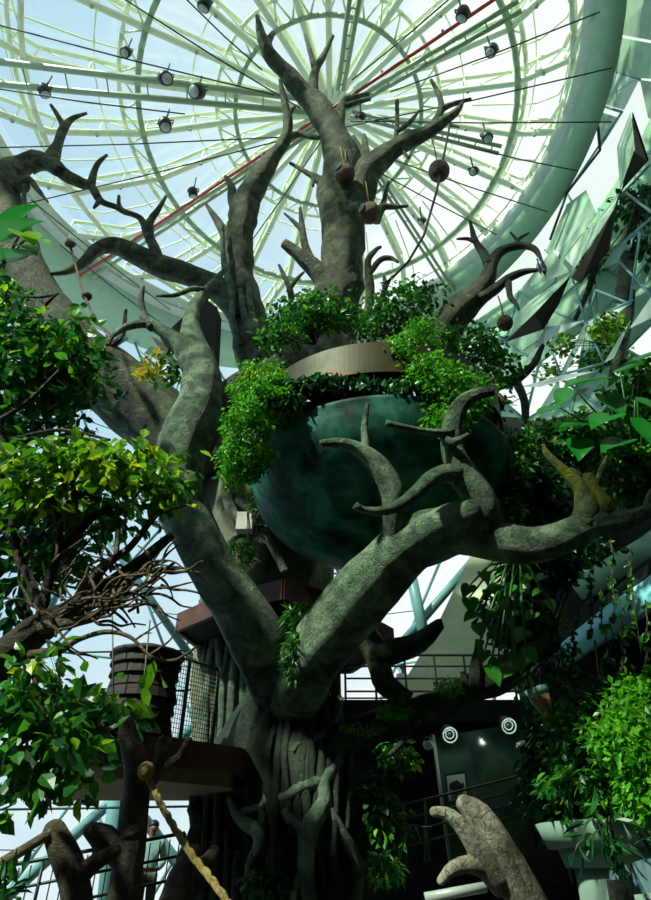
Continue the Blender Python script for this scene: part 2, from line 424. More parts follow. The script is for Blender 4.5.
# glazed diagrid wall all round
def diagrid(name, a0, a1, z0, z1, nper, rows, fill=0):
    g = MB(); fr = MB(); mu = MB()
    n = int(round((a1-a0)/nper)); h = (z1-z0)/rows
    pt = lambda i, j: polar(math.radians(a0+(a1-a0)*(i+(.5 if j % 2 else 0))/n), WR, z0+h*j)
    for j in range(rows):
        for i in range(n):
            if j % 2 == 0:
                A, B, C_, D = pt(i, j), pt(i+1, j), pt(i, j+1), pt(i-1, j+1)
            else:
                A, B, C_, D = pt(i, j), pt(i+1, j), pt(i+1, j+1), pt(i, j+1)
            bar(fr, A, C_, .07); bar(fr, A, D, .07)
            bar(fr, A, B, .05)
            for f in (.5,):
                bar(mu, A.lerp(C_, f), A.lerp(D, f), .022, 4)
            P = lambda q, d: polar(math.atan2(q.x-BC.x, q.y-BC.y), WR+d, q.z)
    if fill:
        pm = MB()
        for j in range(rows):
            for i in range(n):
                if j % 2 == 0: A, B, C_, D = pt(i, j), pt(i+1, j), pt(i, j+1), pt(i-1, j+1)
                else: A, B, C_, D = pt(i, j), pt(i+1, j), pt(i+1, j+1), pt(i, j+1)
                for tri in ((A, B, C_), (A, C_, D)):
                    if R.random() < fill: prism(pm, tri, .06, (tri[0]-BC).to_2d().to_3d())
    k = max(int((a1-a0)/4), 2); V = []
    for i in range(k+1):
        a = math.radians(a0+(a1-a0)*i/k); V += [polar(a, WR+.15, z0), polar(a, WR+.15, z1)]
    g.add(V, [(2*i, 2*i+2, 2*i+3, 2*i+1) for i in range(k)])
    w = struct(g.build(name, M['glass'], smooth=False))
    fr.build('window_frame', M['teal'], w); mu.build('glazing_bar', M['rail'], w)
    if fill: pm.build('infill_panel', M['mint'], w, smooth=False)
    return w
diagrid('window_2', -110, 38, 0, 27.2, 18.5, 6)
diagrid('window_3', 38, 150, 14, 27.2, 10, 5, fill=.78)
diagrid('window_4', 150, 198, 22, 27.2, 16, 1)
diagrid('window_6', 198, 250, 9, 27.2, 26, 3)
arcwall('wall_left', M['darkwall'], 198, 250, WR, WR+.4, 0, 9)
# soffit ring below the skylight
def cone(name, mat, r0, z0, c0, r1, z1, c1, th=.25, a0=0, a1=360):
    m = MB(); n = int((a1-a0)/3); V = []
    for i in range(n+1):
        a = math.radians(a0+(a1-a0)*i/n); s, c = math.sin(a), math.cos(a)
        p = Vector((c0.x+r0*s, c0.y+r0*c, z0)); q = Vector((c1.x+r1*s, c1.y+r1*c, z1))
        V += [p, q, q+Vector((0, 0, th)), p+Vector((0, 0, th))]
    Fs = [(i*4+k, i*4+(k+1) % 4, i*4+4+(k+1) % 4, i*4+4+k) for i in range(n) for k in range(4)]
    m.add(V, Fs); return struct(m.build(name, mat))
Z0 = CAM.z
OC = BC+Vector((-1.45, .2, 0))
cone('ceiling', M['mint'], 12.5, Z0+26, BC, 14.75, 26.7, OC)
window5 = cone('window_5', M['glass'], 14.75, 26.75, OC, 15.7, 27.2, BC, .03)
cone('trim_1', M['white'], 12.2, Z0+26.3, BC, 12.9, Z0+25.7, BC, .15)

# ================================================================ skylight dome
RINGS = [((.2, 15.0), .7, 31.0), ((.13, 14.8), 4.5, 30.0), ((.1, 14.7), 8.7, 28.6), ((-1.0, 13.9), 11.4, 27.2), ((-2.1, 12.2), 12.5, 26.1)]
def dome(th, k, dz=0):
    """k = 0..4 along the rib"""
    i = min(int(k), 3); f = k-i
    (a, b), r, h = RINGS[i]; (a2, b2), r2, h2 = RINGS[i+1]
    c = Vector((a+(a2-a)*f, b+(b2-b)*f)); r = r+(r2-r)*f; h = h+(h2-h)*f
    return Vector((c.x+r*math.sin(th), c.y+r*math.cos(th), Z0+h+dz))
NRIB = 24
m = MB(); V = []; Fs = []
for j in range(9):
    for i in range(72): V.append(dome(2*PI*i/72, j*.5, 1.35))
for j in range(8):
    for i in range(72): Fs.append((j*72+i, j*72+(i+1) % 72, (j+1)*72+(i+1) % 72, (j+1)*72+i))
m.add(V, Fs); dglass = struct(m.build('window_1', M['glass']))
m = MB()
for i in range(NRIB*2):
    th = 2*PI*(i+.5)/(NRIB*2)
    tube(m, [(dome(th, k, 1.3), .045) for k in (2.2 if i % 2 else 1.6, 2.6, 3.2, 4)], 5, step=0, cap=False)
for k in (1.5, 2.5, 3.5):
    P = [dome(2*PI*i/72, k, 1.3) for i in range(73)]
    for a, b in zip(P, P[1:]): bar(m, a, b, .04, 4)
m.build('glazing_bar', M['steel'], dglass)
_d = atz(165, 222, Z0+27)-Vector((.2, 15, 0))
RED = int(round((math.atan2(_d.x, _d.y) % (2*PI))/(2*PI)*NRIB))   # rib that the red pipe runs beside
ORD = ['first', 'second', 'third', 'fourth', 'fifth', 'sixth', 'seventh', 'eighth', 'ninth', 'tenth', 'eleventh', 'twelfth', 'thirteenth', 'fourteenth', 'fifteenth', 'sixteenth', 'seventeenth', 'eighteenth', 'nineteenth', 'twentieth', 'twenty-first', 'twenty-second', 'twenty-third', 'twenty-fourth']
for i in range(NRIB):
    th = 2*PI*i/NRIB
    q = (i-RED) % NRIB
    lab = 'pale green steel roof rib, %s one counterclockwise from the red pipe\'s lower left end' % ORD[q]
    t = thing('roof_rib', lab, 'roof rib', dome(th, 4, 0), 'steel ribs of the glass roof')
    ks = [0, .5, 1, 1.5, 2, 2.5, 3, 3.5, 4]
    a = MB(); tube(a, [(dome(th, k, 0), .155) for k in ks], 8, step=0); a.build('bottom_chord', M['steel'], t)
    b = MB(); tube(b, [(dome(th, k, 1.1), .10) for k in ks], 8, step=0); b.build('top_chord', M['steel'], t)
    s = MB()
    for k in (1, 1.5, 2, 2.5, 3, 3.5, 4): bar(s, dome(th, k, 0), dome(th, k, 1.1), .05, 5)
    for k in (.5, 1, 1.5, 2, 2.5, 3, 3.5): bar(s, dome(th, k, 0), dome(th, k+.5, 1.1), .035, 5)
    s.build('web', M['steel'], t)
    for k in (1.5, 2.5, 3.5):
        c = MB(); p = dome(th, k, -.02); box(c, p, .12, .12, .5); c.build('clamp', M['steel2'], t, smooth=False)
for nm, k, r1, lab in (('inner', 1, .11, 'smallest of the round steel ring trusses, close around the roof hub'), ('mid', 2, .14, 'middle round steel ring truss of the glass roof'), ('outer', 3.1, .13, 'widest round steel ring truss, near the roof edge')):
    t = thing('ring_truss', lab, 'ring truss', dome(PI, k, 0), 'ring trusses of the glass roof')
    n = 72
    P = [dome(2*PI*i/n, k, -.15) for i in range(n)]; Q = [dome(2*PI*i/n, k+.22, .5) for i in range(n)]
    a = MB(); b = MB(); c = MB()
    for i in range(n):
        j = (i+1) % n
        bar(a, P[i], P[j], r1, 6); bar(b, Q[i], Q[j], r1*.8, 6)
        if i % 2 == 0: bar(c, P[i], Q[j], .05, 5)
        else: bar(c, Q[i], P[j], .05, 5)
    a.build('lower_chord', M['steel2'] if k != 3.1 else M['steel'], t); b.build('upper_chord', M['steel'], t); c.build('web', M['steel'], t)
t = thing('roof_hub', 'round steel hub where all the roof ribs meet', 'roof hub', dome(0, 0, 0))
m = MB(); torus(m, (.2, 15, Z0+31), .75, .16); m.build('lower_ring', M['steel'], t)
m = MB(); torus(m, (.2, 15, Z0+32.1), .75, .14); m.build('upper_ring', M['steel'], t)
m = MB(); lathe(m, [(.5, -.1), (.5, .1)], (.2, 15, Z0+31.4), 20); m.build('cap_plate', M['steel2'], t)
# catwalk beams under the dome
HP = Z0+25.6
def plane_pt(px, py, z=None): return atz(px, py, z or HP)
for (a, b, wd, lab) in (((-40, 69), (318, 121), .44, 'dark green double beam running from the left edge to the roof hub'),
                    ((359, -30), (341, 104), .20, 'dark green double beam dropping from the top edge to the roof hub'),
                    ((520, 6), (346, 122), .18, 'dark green double beam beside the red pipe on the right of the hub'),
                    ((500, 150), (352, 128), .16, 'dark green double beam running from the hub toward the right rim'),
                    ((452, 292), (352, 150), .14, 'dark green double beam sloping down right from the hub behind the branches'),
                    ((90, 275), (318, 140), .16, 'dark green double beam under the red pipe on the left of the hub')):
    A, B = plane_pt(*a), plane_pt(*b)
    B = B+Vector((0, 0, 1.2))
    t = thing('roof_beam', lab, 'roof beam', A, 'dark beams under the roof')
    s = (B-A).normalized().cross(Vector((0, 0, 1)))*wd
    x = MB(); bar(x, A-s, B-s*.6, .06+wd*.16, 6); x.build('rail_tube', M['steel2'], t)
    x = MB(); bar(x, A+s, B+s*.6, .06+wd*.16, 6); x.build('rail_tube', M['steel2'], t)
    x = MB()
    for k in range(9):
        f = (k+.5)/9; bar(x, A.lerp(B, f)-s, A.lerp(B, f)+s, .03, 5)
    x.build('cross_tie', M['steel2'], t)
t = thing('red_pipe', 'long red pipe crossing under the glass roof past the hub', 'pipe', plane_pt(165, 222))
x = MB(); A = plane_pt(78, 277); B = plane_pt(345, 100); C_ = plane_pt(560, -45)
tube(x, [(A, .07), (B, .07), (C_, .07)], 8, step=0); x.build('pipe_run', M['red'], t)
x = MB()
for f in (.2, .5, .8): box(x, A.lerp(B, f)+Vector((0, 0, .15)), .08, .08, .3); box(x, B.lerp(C_, f)+Vector((0, 0, .15)), .08, .08, .3)
x.build('hanger', M['black'], t, smooth=False)
# dark cables
CB = [((-20, 20), (275, 95), 'thin dark cable from the upper left edge dropping to the hub'),
      ((-20, 86), (185, 114), 'thin dark cable just below the left green beam'),
      ((-20, 148), (285, 137), 'thin dark cable level across the left of the roof'),
      ((118, -5), (300, 108), 'thin dark cable from the top edge above the left ring'),
      ((182, -5), (262, 70), 'short dark cable from the top edge toward the long bare branch'),
      ((20, 205), (290, 138), 'thin dark cable rising from the left rim to the hub'),
      ((454, -5), (352, 80), 'thin dark cable from the top edge right of the hub'),
      ((600, 12), (390, 92), 'thin dark cable from the upper right rim'),
      ((612, 68), (345, 127), 'second dark cable below the upper right rim cable'),
      ((612, 122), (350, 121), 'level dark cable from the hub to the right rim'),
      ((578, 171), (462, 145), 'dark cable sloping down to the right rim below the level one'),
      ((548, 212), (388, 158), 'dark cable sloping to the lower right rim'),
      ((497, 235), (330, 145), 'lowest dark cable on the right of the tall fork'),
      ((245, 250), (322, 140), 'dark cable behind the two tall trunks'),
      ((31, 200), (170, 310), 'dark cable along the lower left rim of the roof'),
      ((60, 245), (170, 330), 'dark cable over the pale soffit at the lower left')]
for a, b, lab in CB:
    A, B = plane_pt(*a, HP-1.6), plane_pt(*b, HP-1.2)
    x = MB(); mid = A.lerp(B, .5)-Vector((0, 0, .12))
    tube(x, [(A, .028), (mid, .028), (B, .028)], 5, step=0); o = x.build('cable', M['cable'], loc=A); tag(o, lab, 'cable', 'cables under the roof')
    o.data.update()
# spotlights
SPOT = [((165, 78), .30, 'black round spotlight above the left green beam'), ((198, 91), .34, 'larger black spotlight box just right of the round one above the left beam'),
        ((165, 124), .30, 'black round spotlight hanging below the left green beam'), ((44, 90), .26, 'black spotlight on the left beam near the outer ring'),
        ((193, 192), .24, 'black spotlight beside the red pipe left of the forked trunks'), ((205, 3), .26, 'black spotlight at the top edge left of the hub'),
        ((463, 13), .26, 'black round spotlight beside the upper end of the red pipe'), ((492, 50), .25, 'black round spotlight inside the right ring near the top'),
        ((487, 137), .25, 'black spotlight below the level cable on the right'), ((474, 171), .22, 'black spotlight lowest of the pair on the right ring'),
        ((361, 117), .20, 'small black spotlight just right of the hub'), ((126, 52), .22, 'small black spotlight inside the left ring near the top'), ((422, 221), .18, 'small black spotlight behind the hanging rope')]
for (p, s, lab) in SPOT:
    c = plane_pt(*p, HP-.6)
    t = thing('spotlight', lab, 'spotlight', c, 'spotlights under the roof')
    tl = Matrix.Rotation(R.uniform(-.5, .5), 3, 'X')@Matrix.Rotation(R.uniform(-.5, .5), 3, 'Y')
    x = MB(); lathe(x, [(s*.7, -s*.9), (s*.85, -s*.85), (s*.9, .1), (s*.6, s*.8), (s*.2, s)], c, 16, tl); x.build('lamp_housing', M['black'], t)
    x = MB(); bar(x, c+Vector((0, 0, s*.7)), c+Vector((0, 0, s*.7+1.0)), .035); bar(x, c+Vector((-s, 0, 0)), c+Vector((-s, 0, s)), .03); bar(x, c+Vector((s, 0, 0)), c+Vector((s, 0, s)), .03); bar(x, c+Vector((-s, 0, s)), c+Vector((s, 0, s)), .03)
    x.build('yoke', M['black'], t)
    x = MB(); lathe(x, [(s*.66, -s*.92), (s*.66, -s*.95)], c, 16, tl); x.build('lens', M['ring'], t)

# ================================================================ faceted wall on the right
def panel(pix, rad, lab, mat='white', th=.10, name='wall_panel', under=None, group='triangular panels of the faceted wall'):
    P = [atc(x, y, r if isinstance(r, (int, float)) else rad) for (x, y), r in zip(pix, rad if isinstance(rad, (list, tuple)) else [rad]*len(pix))]
    c = sum(P, Vector())/len(P)
    m = MB(); prism(m, P, th, (c-CAM)); o = m.build(name, M[mat], loc=P[0], smooth=False)
    return tag(o, lab, 'wall panel', group)
def fin(top, bot, lab, rt=13.5, rb=12.6):
    base = atc(*top[0], rt)
    t = thing('wall_fin', lab, 'wall fin', base, 'folded fins of the faceted wall')
    ra = [rt]*len(top)
    P = [atc(x, y, rt if i != len(top)-1 else rb) for i, (x, y) in enumerate(top)]
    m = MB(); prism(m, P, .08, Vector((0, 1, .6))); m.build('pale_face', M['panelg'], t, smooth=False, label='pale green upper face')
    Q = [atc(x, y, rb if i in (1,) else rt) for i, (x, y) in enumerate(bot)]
    m = MB(); prism(m, Q, .08, Vector((0, 1, .6))); m.build('dark_face', M['under'], t, smooth=False, label='underside with its shade painted dark brown')  # lower face coloured dark to stand for shade on a pale panel
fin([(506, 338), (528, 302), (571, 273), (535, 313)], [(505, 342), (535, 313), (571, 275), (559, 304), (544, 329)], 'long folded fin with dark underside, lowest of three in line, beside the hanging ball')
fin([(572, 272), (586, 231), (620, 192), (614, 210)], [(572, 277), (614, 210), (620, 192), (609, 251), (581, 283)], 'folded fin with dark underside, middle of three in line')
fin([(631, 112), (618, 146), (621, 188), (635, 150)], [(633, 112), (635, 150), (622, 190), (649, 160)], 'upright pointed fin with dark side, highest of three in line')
PAN = [([(585, 337), (630, 304), (589, 320)], 'white'), ([(629, 329), (651, 297), (662, 300), (655, 316)], 'white'), ([(544, 343), (585, 320), (545, 328)], 'white'),
       ([(561, 375), (586, 323), (585, 338), (567, 370)], 'panelg'), ([(520, 387), (562, 375), (596, 371), (540, 387)], 'white'), ([(528, 428), (559, 378), (560, 394)], 'panelg'),
       ([(612, 373), (651, 362), (664, 362), (622, 378)], 'white'), ([(604, 363), (627, 325), (631, 320), (614, 358)], 'panelg'), ([(522, 367), (545, 328), (544, 343), (531, 359)], 'panelg'),
       ([(506, 458), (544, 428), (558, 428), (547, 441)], 'white'), ([(615, -4), (655, -4), (655, 41), (612, 33)], 'panelg'), ([(612, 36), (655, 44), (655, 79), (638, 78)], 'mint'),
       ([(557, 250), (590, 205), (574, 268)], 'white'), ([(594, 110), (600, 149), (620, 118)], 'white'), ([(520, 290), (552, 250), (570, 272)], 'panelg'), ([(560, 262), (597, 215), (586, 190), (566, 205)], 'mint'),
       ([(600, 270), (612, 252), (632, 232), (618, 262)], 'panelg'), ([(640, 80), (655, 82), (655, 120), (648, 118)], 'panelg'),
       ([(604, 70), (639, 80), (624, 110), (600, 103)], 'white'), ([(545, 252), (566, 207), (577, 203), (560, 250)], 'mint'), ([(606, 44), (650, 50), (638, 78), (603, 68)], 'panelg')]
LAB = ['white triangular panel below the middle fin', 'white panel at the right edge level with the lowest fin', 'narrow white panel touching the lowest fin',
       'long pale green panel slanting under the narrow white one', 'flat white panel over the big green leaves', 'pale green triangle pointing down beside the shrub', 'white sliver panel at the right edge above the big leaves',
       'pale green slanting panel near the right edge', 'short pale green panel left of the lowest fin', 'white jutting panel just above the mossy branch fork', 'large pale panel in the upper right corner', 'mint panel under the upper right corner panel',
       'white panel above the lowest fin', 'white panel beside the mint roof edge', 'pale green panel behind the right bare branch', 'mint panel under the roof edge', 'pale green panel right of the middle fin', 'pale green panel at the right edge above the upright fin',
       'white four-sided panel just left of the upright fin tip', 'narrow mint panel along the dark edge line under the roof', 'pale green panel second from the top in the upper right corner']
for (pix, mt), lab in zip(PAN, LAB):
    panel(pix, 13.7, lab, mt)
# dark edge line and glazing struts of the facets
m = MB(); P = [(588, -6), (611, 40), (596, 104), (600, 150), (567, 193), (550, 240)]
Q = [atc(x, y, 13.4) for x, y in P]
for a, b in zip(Q, Q[1:]): bar(m, a, b, .06)
struct(m.build('trim_2', M['rail']))
m = MB()
for a, b in (((611, 40), (651, 50)), ((596, 104), (622, 112)), ((600, 68), (640, 80)), ((596, 104), (640, 78)), ((567, 193), (622, 112)), ((567, 193), (588, 230)), ((588, 230), (650, 165)), ((571, 273), (545, 250)),
             ((571, 273), (586, 323)), ((586, 323), (633, 300)), ((544, 330), (561, 375)), ((586, 323), (561, 375)), ((586, 323), (596, 290)), ((596, 290), (630, 304)), ((630, 304), (640, 232)), ((640, 232), (600, 255)), ((609, 250), (655, 300)), ((622, 190), (655, 215)), ((655, 215), (612, 252)), ((545, 328), (586, 323)), ((561, 375), (604, 363)), ((604, 363), (586, 323))):
    bar(m, atc(*a, 13.75), atc(*b, 13.75), .05)
struct(m.build('trim_3', M['teal']))
# cream wall beyond the walkway
m = MB(); prism(m, [at(x, y, 18-(y-556)/144*3.2) for x, y in ((470, 556), (505, 556), (540, 600), (520, 690), (392, 700), (430, 640))], .2, (0, 1, 0)); struct(m.build('wall_back', M['cream'], smooth=False))
# ================================================================ the giant tree
TR = thing('giant_tree', 'giant bare grey-green tree rising through the middle of the hall to the glass roof', 'tree', (at(278, 880, 11).x, 11, 0))
def pts(L, dY=0): return [(at(x, y, Y+dY), w/2*mpp(x, y, Y+dY)) for x, y, Y, w in L]
WS = .88
def limb(name, L, mat='bark', twigs=(), seg=14, rough=.10, ridge=0, nr=5, parent=None, rend=False, tmat=None, label=None, tname='twig', freq=1.1, ws0=None):
    mb = MB(); ws = 1 if 'trunk' in name or name in ('root', 'liana') else (ws0 or WS)
    L = [(a, b, c, d*ws) for a, b, c, d in L]
    tube(mb, pts(L), seg+8, rough*1.1, max(ridge, .035), nr, freq, round_end=rend, step=.28)
    o = mb.build(name, M[mat], parent or TR, label=label)
    for T in twigs:
        b = MB(); tube(b, pts(T), 9, .12, 0, 5, 2.2, step=.5, round_end=False)
        b.build(tname, M[tmat or mat], o)
    return o
# base and rear column
limb('trunk', [(278, 1010, 11, 215), (279, 905, 11, 178), (277, 850, 11, 168), (277, 800, 11, 154), (285, 750, 11, 126), (294, 700, 11, 94), (294, 655, 10.8, 84), (294, 620, 10.6, 56)], 'trunk', seg=40, rough=.13, ridge=.05, nr=9, freq=1.4)
limb('rear_trunk', [(236, 1000, 13, 120), (234, 850, 13, 88), (236, 760, 13, 84), (238, 690, 13, 84), (252, 620, 13, 104), (263, 575, 13, 124), (266, 530, 13, 130), (275, 470, 13, 125), (300, 400, 12.7, 105), (325, 340, 12.1, 78)], 'rock', seg=30, rough=.12, ridge=.04, nr=8)
for L in ([(205, 760, 11.9, 9), (206, 700, 11.9, 8), (212, 650, 12, 8)], [(218, 762, 11.7, 7), (222, 700, 11.8, 9), (219, 640, 11.9, 8)], [(229, 765, 11.6, 8), (232, 690, 11.7, 8), (238, 640, 11.7, 7)], [(240, 765, 11.6, 7), (243, 700, 11.7, 8), (246, 650, 11.6, 9)],
          [(213, 705, 11.8, 5), (226, 660, 11.8, 5), (228, 620, 11.8, 5)]):
    limb('liana', L, 'root', seg=8, rough=.15)
for x in (202, 209, 216, 223, 230, 238, 245, 252):
    q = lambda y, dx: (x+dx, y, 13-math.sqrt(max(.86**2-((x-238)*.0208)**2, .01))-.02, R.uniform(5, 9))
    limb('liana', [q(775, 0), q(735, R.uniform(-3, 3)), q(690, R.uniform(-3, 3)), q(640, R.uniform(-3, 5)), q(600, R.uniform(-2, 8))], 'barkd' if x % 2 else 'root', seg=7, rough=.15)
for L in ([(230, 470, 11.5, 12), (228, 500, 11.4, 12), (240, 520, 11.3, 10), (262, 530, 11.3, 10), (284, 532, 11.4, 8), (302, 540, 11.5, 7)], [(222, 590, 11.4, 8), (222, 560, 11.4, 8), (235, 537, 11.3, 8), (262, 534, 11.25, 8), (275, 552, 11.3, 8), (285, 572, 11.3, 7)],
          [(330, 545, 11.6, 8), (300, 535, 11.4, 9), (262, 517, 11.3, 9), (236, 500, 11.4, 9)]):
    limb('liana', L, 'rock', seg=8, rough=.15)
# top centre fork
limb('branch', [(322, 350, 12.2, 66), (338, 300, 11.6, 54), (342, 250, 11.3, 47), (340, 200, 11, 47), (343, 165, 10.8, 44), (335, 138, 10.5, 33), (318, 108, 10.2, 27), (297, 84, 9.8, 22), (277, 63, 9.4, 17), (264, 44, 9, 14), (257, 16, 8.6, 5)], 'bark',
     [[(270, 56, 9.2, 9), (268, 44, 9.1, 8), (273, 33, 9, 5)], [(313, 104, 10.2, 14), (314, 75, 9.9, 9), (324, 55, 9.7, 6), (333, 36, 9.5, 3)], [(315, 68, 9.9, 7), (310, 52, 9.7, 5), (305, 35, 9.6, 3)],
      [(338, 125, 10.4, 12), (344, 103, 10.3, 9), (356, 97, 10.2, 6), (369, 94, 10.2, 4)], [(346, 106, 10.3, 6), (358, 102, 10.2, 5), (371, 99, 10.1, 3)],
      [(330, 190, 11, 12), (316, 178, 11, 8), (304, 171, 11, 5), (290, 163, 11, 3)], [(314, 178, 11, 4), (313, 186, 11, 3)],
      [(326, 215, 11, 8), (330, 185, 10.9, 8)]], seg=22, rough=.13, ridge=.03, freq=1.6)
limb('branch', [(345, 235, 11.1, 34), (358, 200, 10.8, 34), (366, 175, 10.6, 30), (384, 156, 10.4, 24), (405, 143, 10.2, 20), (428, 132, 10, 16), (445, 120, 9.8, 12), (456, 112, 9.6, 9), (463, 102, 9.5, 4)], 'bark',
     [[(432, 129, 10, 10), (440, 112, 9.8, 8), (440, 98, 9.7, 6), (431, 80, 9.6, 3)], [(440, 110, 9.8, 7), (450, 105, 9.7, 5), (471, 99, 9.6, 3)], [(395, 148, 10.3, 6), (397, 125, 10.2, 5), (397, 101, 10.1, 4)], [(396, 132, 10.2, 5), (408, 124, 10.1, 5), (419, 111, 10, 3)],
      [(366, 178, 10.6, 12), (366, 158, 10.5, 10), (364, 135, 10.4, 4)], [(374, 218, 10.9, 16), (383, 207, 10.8, 8), (394, 207, 10.8, 5), (408, 206, 10.8, 3)], [(383, 208, 10.8, 7), (385, 196, 10.8, 5), (389, 182, 10.7, 3)], [(402, 150, 10.2, 4), (409, 158, 10.2, 3)], [(450, 125, 9.8, 4), (459, 127, 9.7, 2)]], seg=18, rough=.12, freq=1.6)
limb('branch', [(345, 320, 11.6, 32), (333, 300, 11.4, 26), (320, 275, 11.2, 22), (304, 259, 11, 16), (284, 243, 10.8, 11)], 'bark', [[(312, 262, 11, 10), (305, 245, 10.9, 8), (302, 225, 10.8, 6), (300, 208, 10.7, 3)], [(303, 232, 10.9, 5), (294, 222, 10.8, 4), (284, 213, 10.7, 2)], [(292, 308, 11.2, 8), (290, 290, 11.1, 6), (279, 265, 11, 3)], [(288, 292, 11.1, 5), (296, 280, 11, 4), (304, 272, 11, 2)]], rough=.13)
limb('branch', [(366, 330, 11.2, 12), (370, 290, 11, 10), (368, 262, 10.8, 8), (376, 250, 10.8, 5), (381, 247, 10.7, 3)], 'bark', [[(369, 275, 10.9, 6), (380, 260, 10.8, 6), (390, 258, 10.8, 5), (398, 262, 10.7, 3)]], seg=9)
limb('branch', [(372, 345, 10.9, 8), (380, 305, 10.6, 7), (385, 288, 10.5, 6), (384, 276, 10.5, 3)], 'bark', [[(385, 290, 10.5, 4), (392, 276, 10.4, 2)]], seg=8)
# left tall trunk
limb('branch', [(285, 420, 12.3, 66), (266, 370, 12.2, 60), (252, 335, 12.1, 50), (242, 295, 11.9, 38), (238, 250, 11.6, 34), (244, 212, 11.3, 31), (254, 188, 11.1, 26), (270, 162, 10.9, 19), (284, 143, 10.7, 14), (288, 124, 10.5, 11), (285, 104, 10.3, 8), (280, 80, 10, 4)], 'bark',
     [[(284, 140, 10.7, 9), (298, 134, 10.6, 7), (312, 137, 10.5, 6), (324, 138, 10.4, 3)], [(288, 123, 10.5, 6), (290, 113, 10.4, 5), (295, 107, 10.4, 3)], [(240, 218, 11.3, 18), (234, 200, 11.2, 13), (231, 186, 11.1, 8), (225, 176, 11, 3)], [(230, 240, 11.5, 14), (218, 222, 11.4, 8), (206, 204, 11.3, 3)], [(266, 172, 11, 8), (263, 160, 10.9, 5), (262, 154, 10.9, 2)], [(256, 190, 11.1, 20), (256, 170, 11, 13), (258, 164, 11, 5)]], seg=20, rough=.13, ridge=.04, freq=1.5)
for L in ([(222, 225, 11, 4), (224, 265, 11.2, 6), (232, 290, 11.4, 7), (233, 320, 11.5, 6), (240, 345, 11.6, 4)], [(240, 380, 11.5, 8), (258, 350, 11.6, 9), (246, 320, 11.5, 8), (240, 290, 11.4, 6)], [(270, 380, 11.6, 9), (262, 345, 11.5, 8), (252, 315, 11.5, 7), (248, 280, 11.3, 5)]):
    limb('liana', L, 'barkp', seg=8, rough=.1)
limb('branch', [(245, 320, 11.9, 34), (222, 292, 11.7, 29), (192, 276, 11.5, 26), (160, 266, 11.3, 25), (135, 254, 11.1, 24), (114, 245, 10.9, 20), (97, 249, 10.8, 15), (82, 264, 10.7, 10), (66, 272, 10.6, 7), (46, 274, 10.5, 3)], 'bark',
     [[(160, 268, 11.25, 10), (156, 253, 11.1, 11), (147, 233, 11, 9), (140, 218, 10.9, 6), (125, 212, 10.7, 6), (116, 207, 10.6, 6), (104, 203, 10.5, 6), (98, 198, 10.4, 8), (91, 186, 10.2, 9), (83, 184, 10.2, 11), (68, 177, 10.1, 13), (53, 164, 10, 14)],
      [(150, 240, 11, 9), (150, 222, 10.9, 8), (158, 210, 10.8, 6), (166, 196, 10.7, 3)], [(91, 186, 10.2, 9), (94, 172, 10.1, 7), (99, 162, 10, 5), (107, 155, 10, 3)], [(122, 211, 10.7, 5), (119, 204, 10.6, 4), (119, 196, 10.6, 3)], [(100, 200, 10.4, 6), (94, 208, 10.3, 3)], [(150, 262, 11.2, 14), (142, 254, 11.1, 6), (140, 250, 11.1, 3)]], seg=16, rough=.10)
# upper left limb from the left edge
limb('branch', [(200, 490, 12.5, 95), (165, 428, 12.1, 84), (115, 388, 11.6, 74), (62, 335, 11.1, 62), (22, 270, 10.6, 52), (4, 215, 10.2, 46), (2, 180, 10, 40), (24, 165, 10, 22), (34, 158, 9.95, 18), (48, 162, 9.95, 18), (56, 148, 9.9, 13), (63, 130, 9.8, 10), (72, 119, 9.7, 6), (87, 113, 9.6, 3)], 'bark',
     [[(64, 127, 9.8, 7), (58, 116, 9.7, 5), (51, 105, 9.6, 3)], [(60, 172, 9.9, 12), (46, 163, 9.95, 15), (30, 168, 10, 14)], [(14, 188, 9.9, 10), (27, 178, 9.8, 7), (38, 190, 9.8, 5), (48, 202, 9.7, 2)], [(24, 180, 9.8, 6), (24, 195, 9.8, 5), (25, 207, 9.8, 4)], [(-20, 170, 10, 20), (0, 178, 9.9, 22), (24, 186, 9.8, 14)], [(90, 355, 11, 10), (112, 345, 11, 7), (122, 335, 11, 6), (126, 310, 11, 3)], [(60, 305, 10.6, 5), (90, 335, 10.8, 5), (130, 368, 11.2, 4)]], seg=20, rough=.11)
# pale front left limb
limb('branch', [(290, 706, 10.75, 72), (268, 655, 9.8, 66), (240, 610, 9.4, 57), (208, 560, 9.1, 54), (182, 510, 8.9, 52), (178, 470, 8.8, 56), (188, 436, 8.8, 54), (202, 402, 8.8, 48), (200, 366, 8.9, 38), (192, 340, 9.0, 29), (191, 320, 9.1, 19), (198, 301, 9.3, 13), (213, 283, 9.5, 8), (232, 262, 9.8, 4)], 'barkp',
     [[(196, 372, 8.9, 26), (182, 346, 8.8, 20), (166, 333, 8.75, 13), (148, 324, 8.7, 10), (127, 327, 8.6, 8), (114, 335, 8.5, 5), (108, 346, 8.5, 3)], [(152, 328, 8.7, 9), (145, 320, 8.7, 9), (141, 303, 8.6, 7), (143, 286, 8.5, 4)], [(204, 290, 9.3, 7), (192, 289, 9.2, 6), (175, 295, 9.1, 5), (156, 296, 9, 2)]], seg=22, rough=.09)
limb('branch', [(190, 450, 9, 44), (215, 412, 9.1, 42), (240, 388, 9.4, 35), (268, 372, 10, 30), (300, 358, 11, 28)], 'barkd', seg=16, rough=.1)
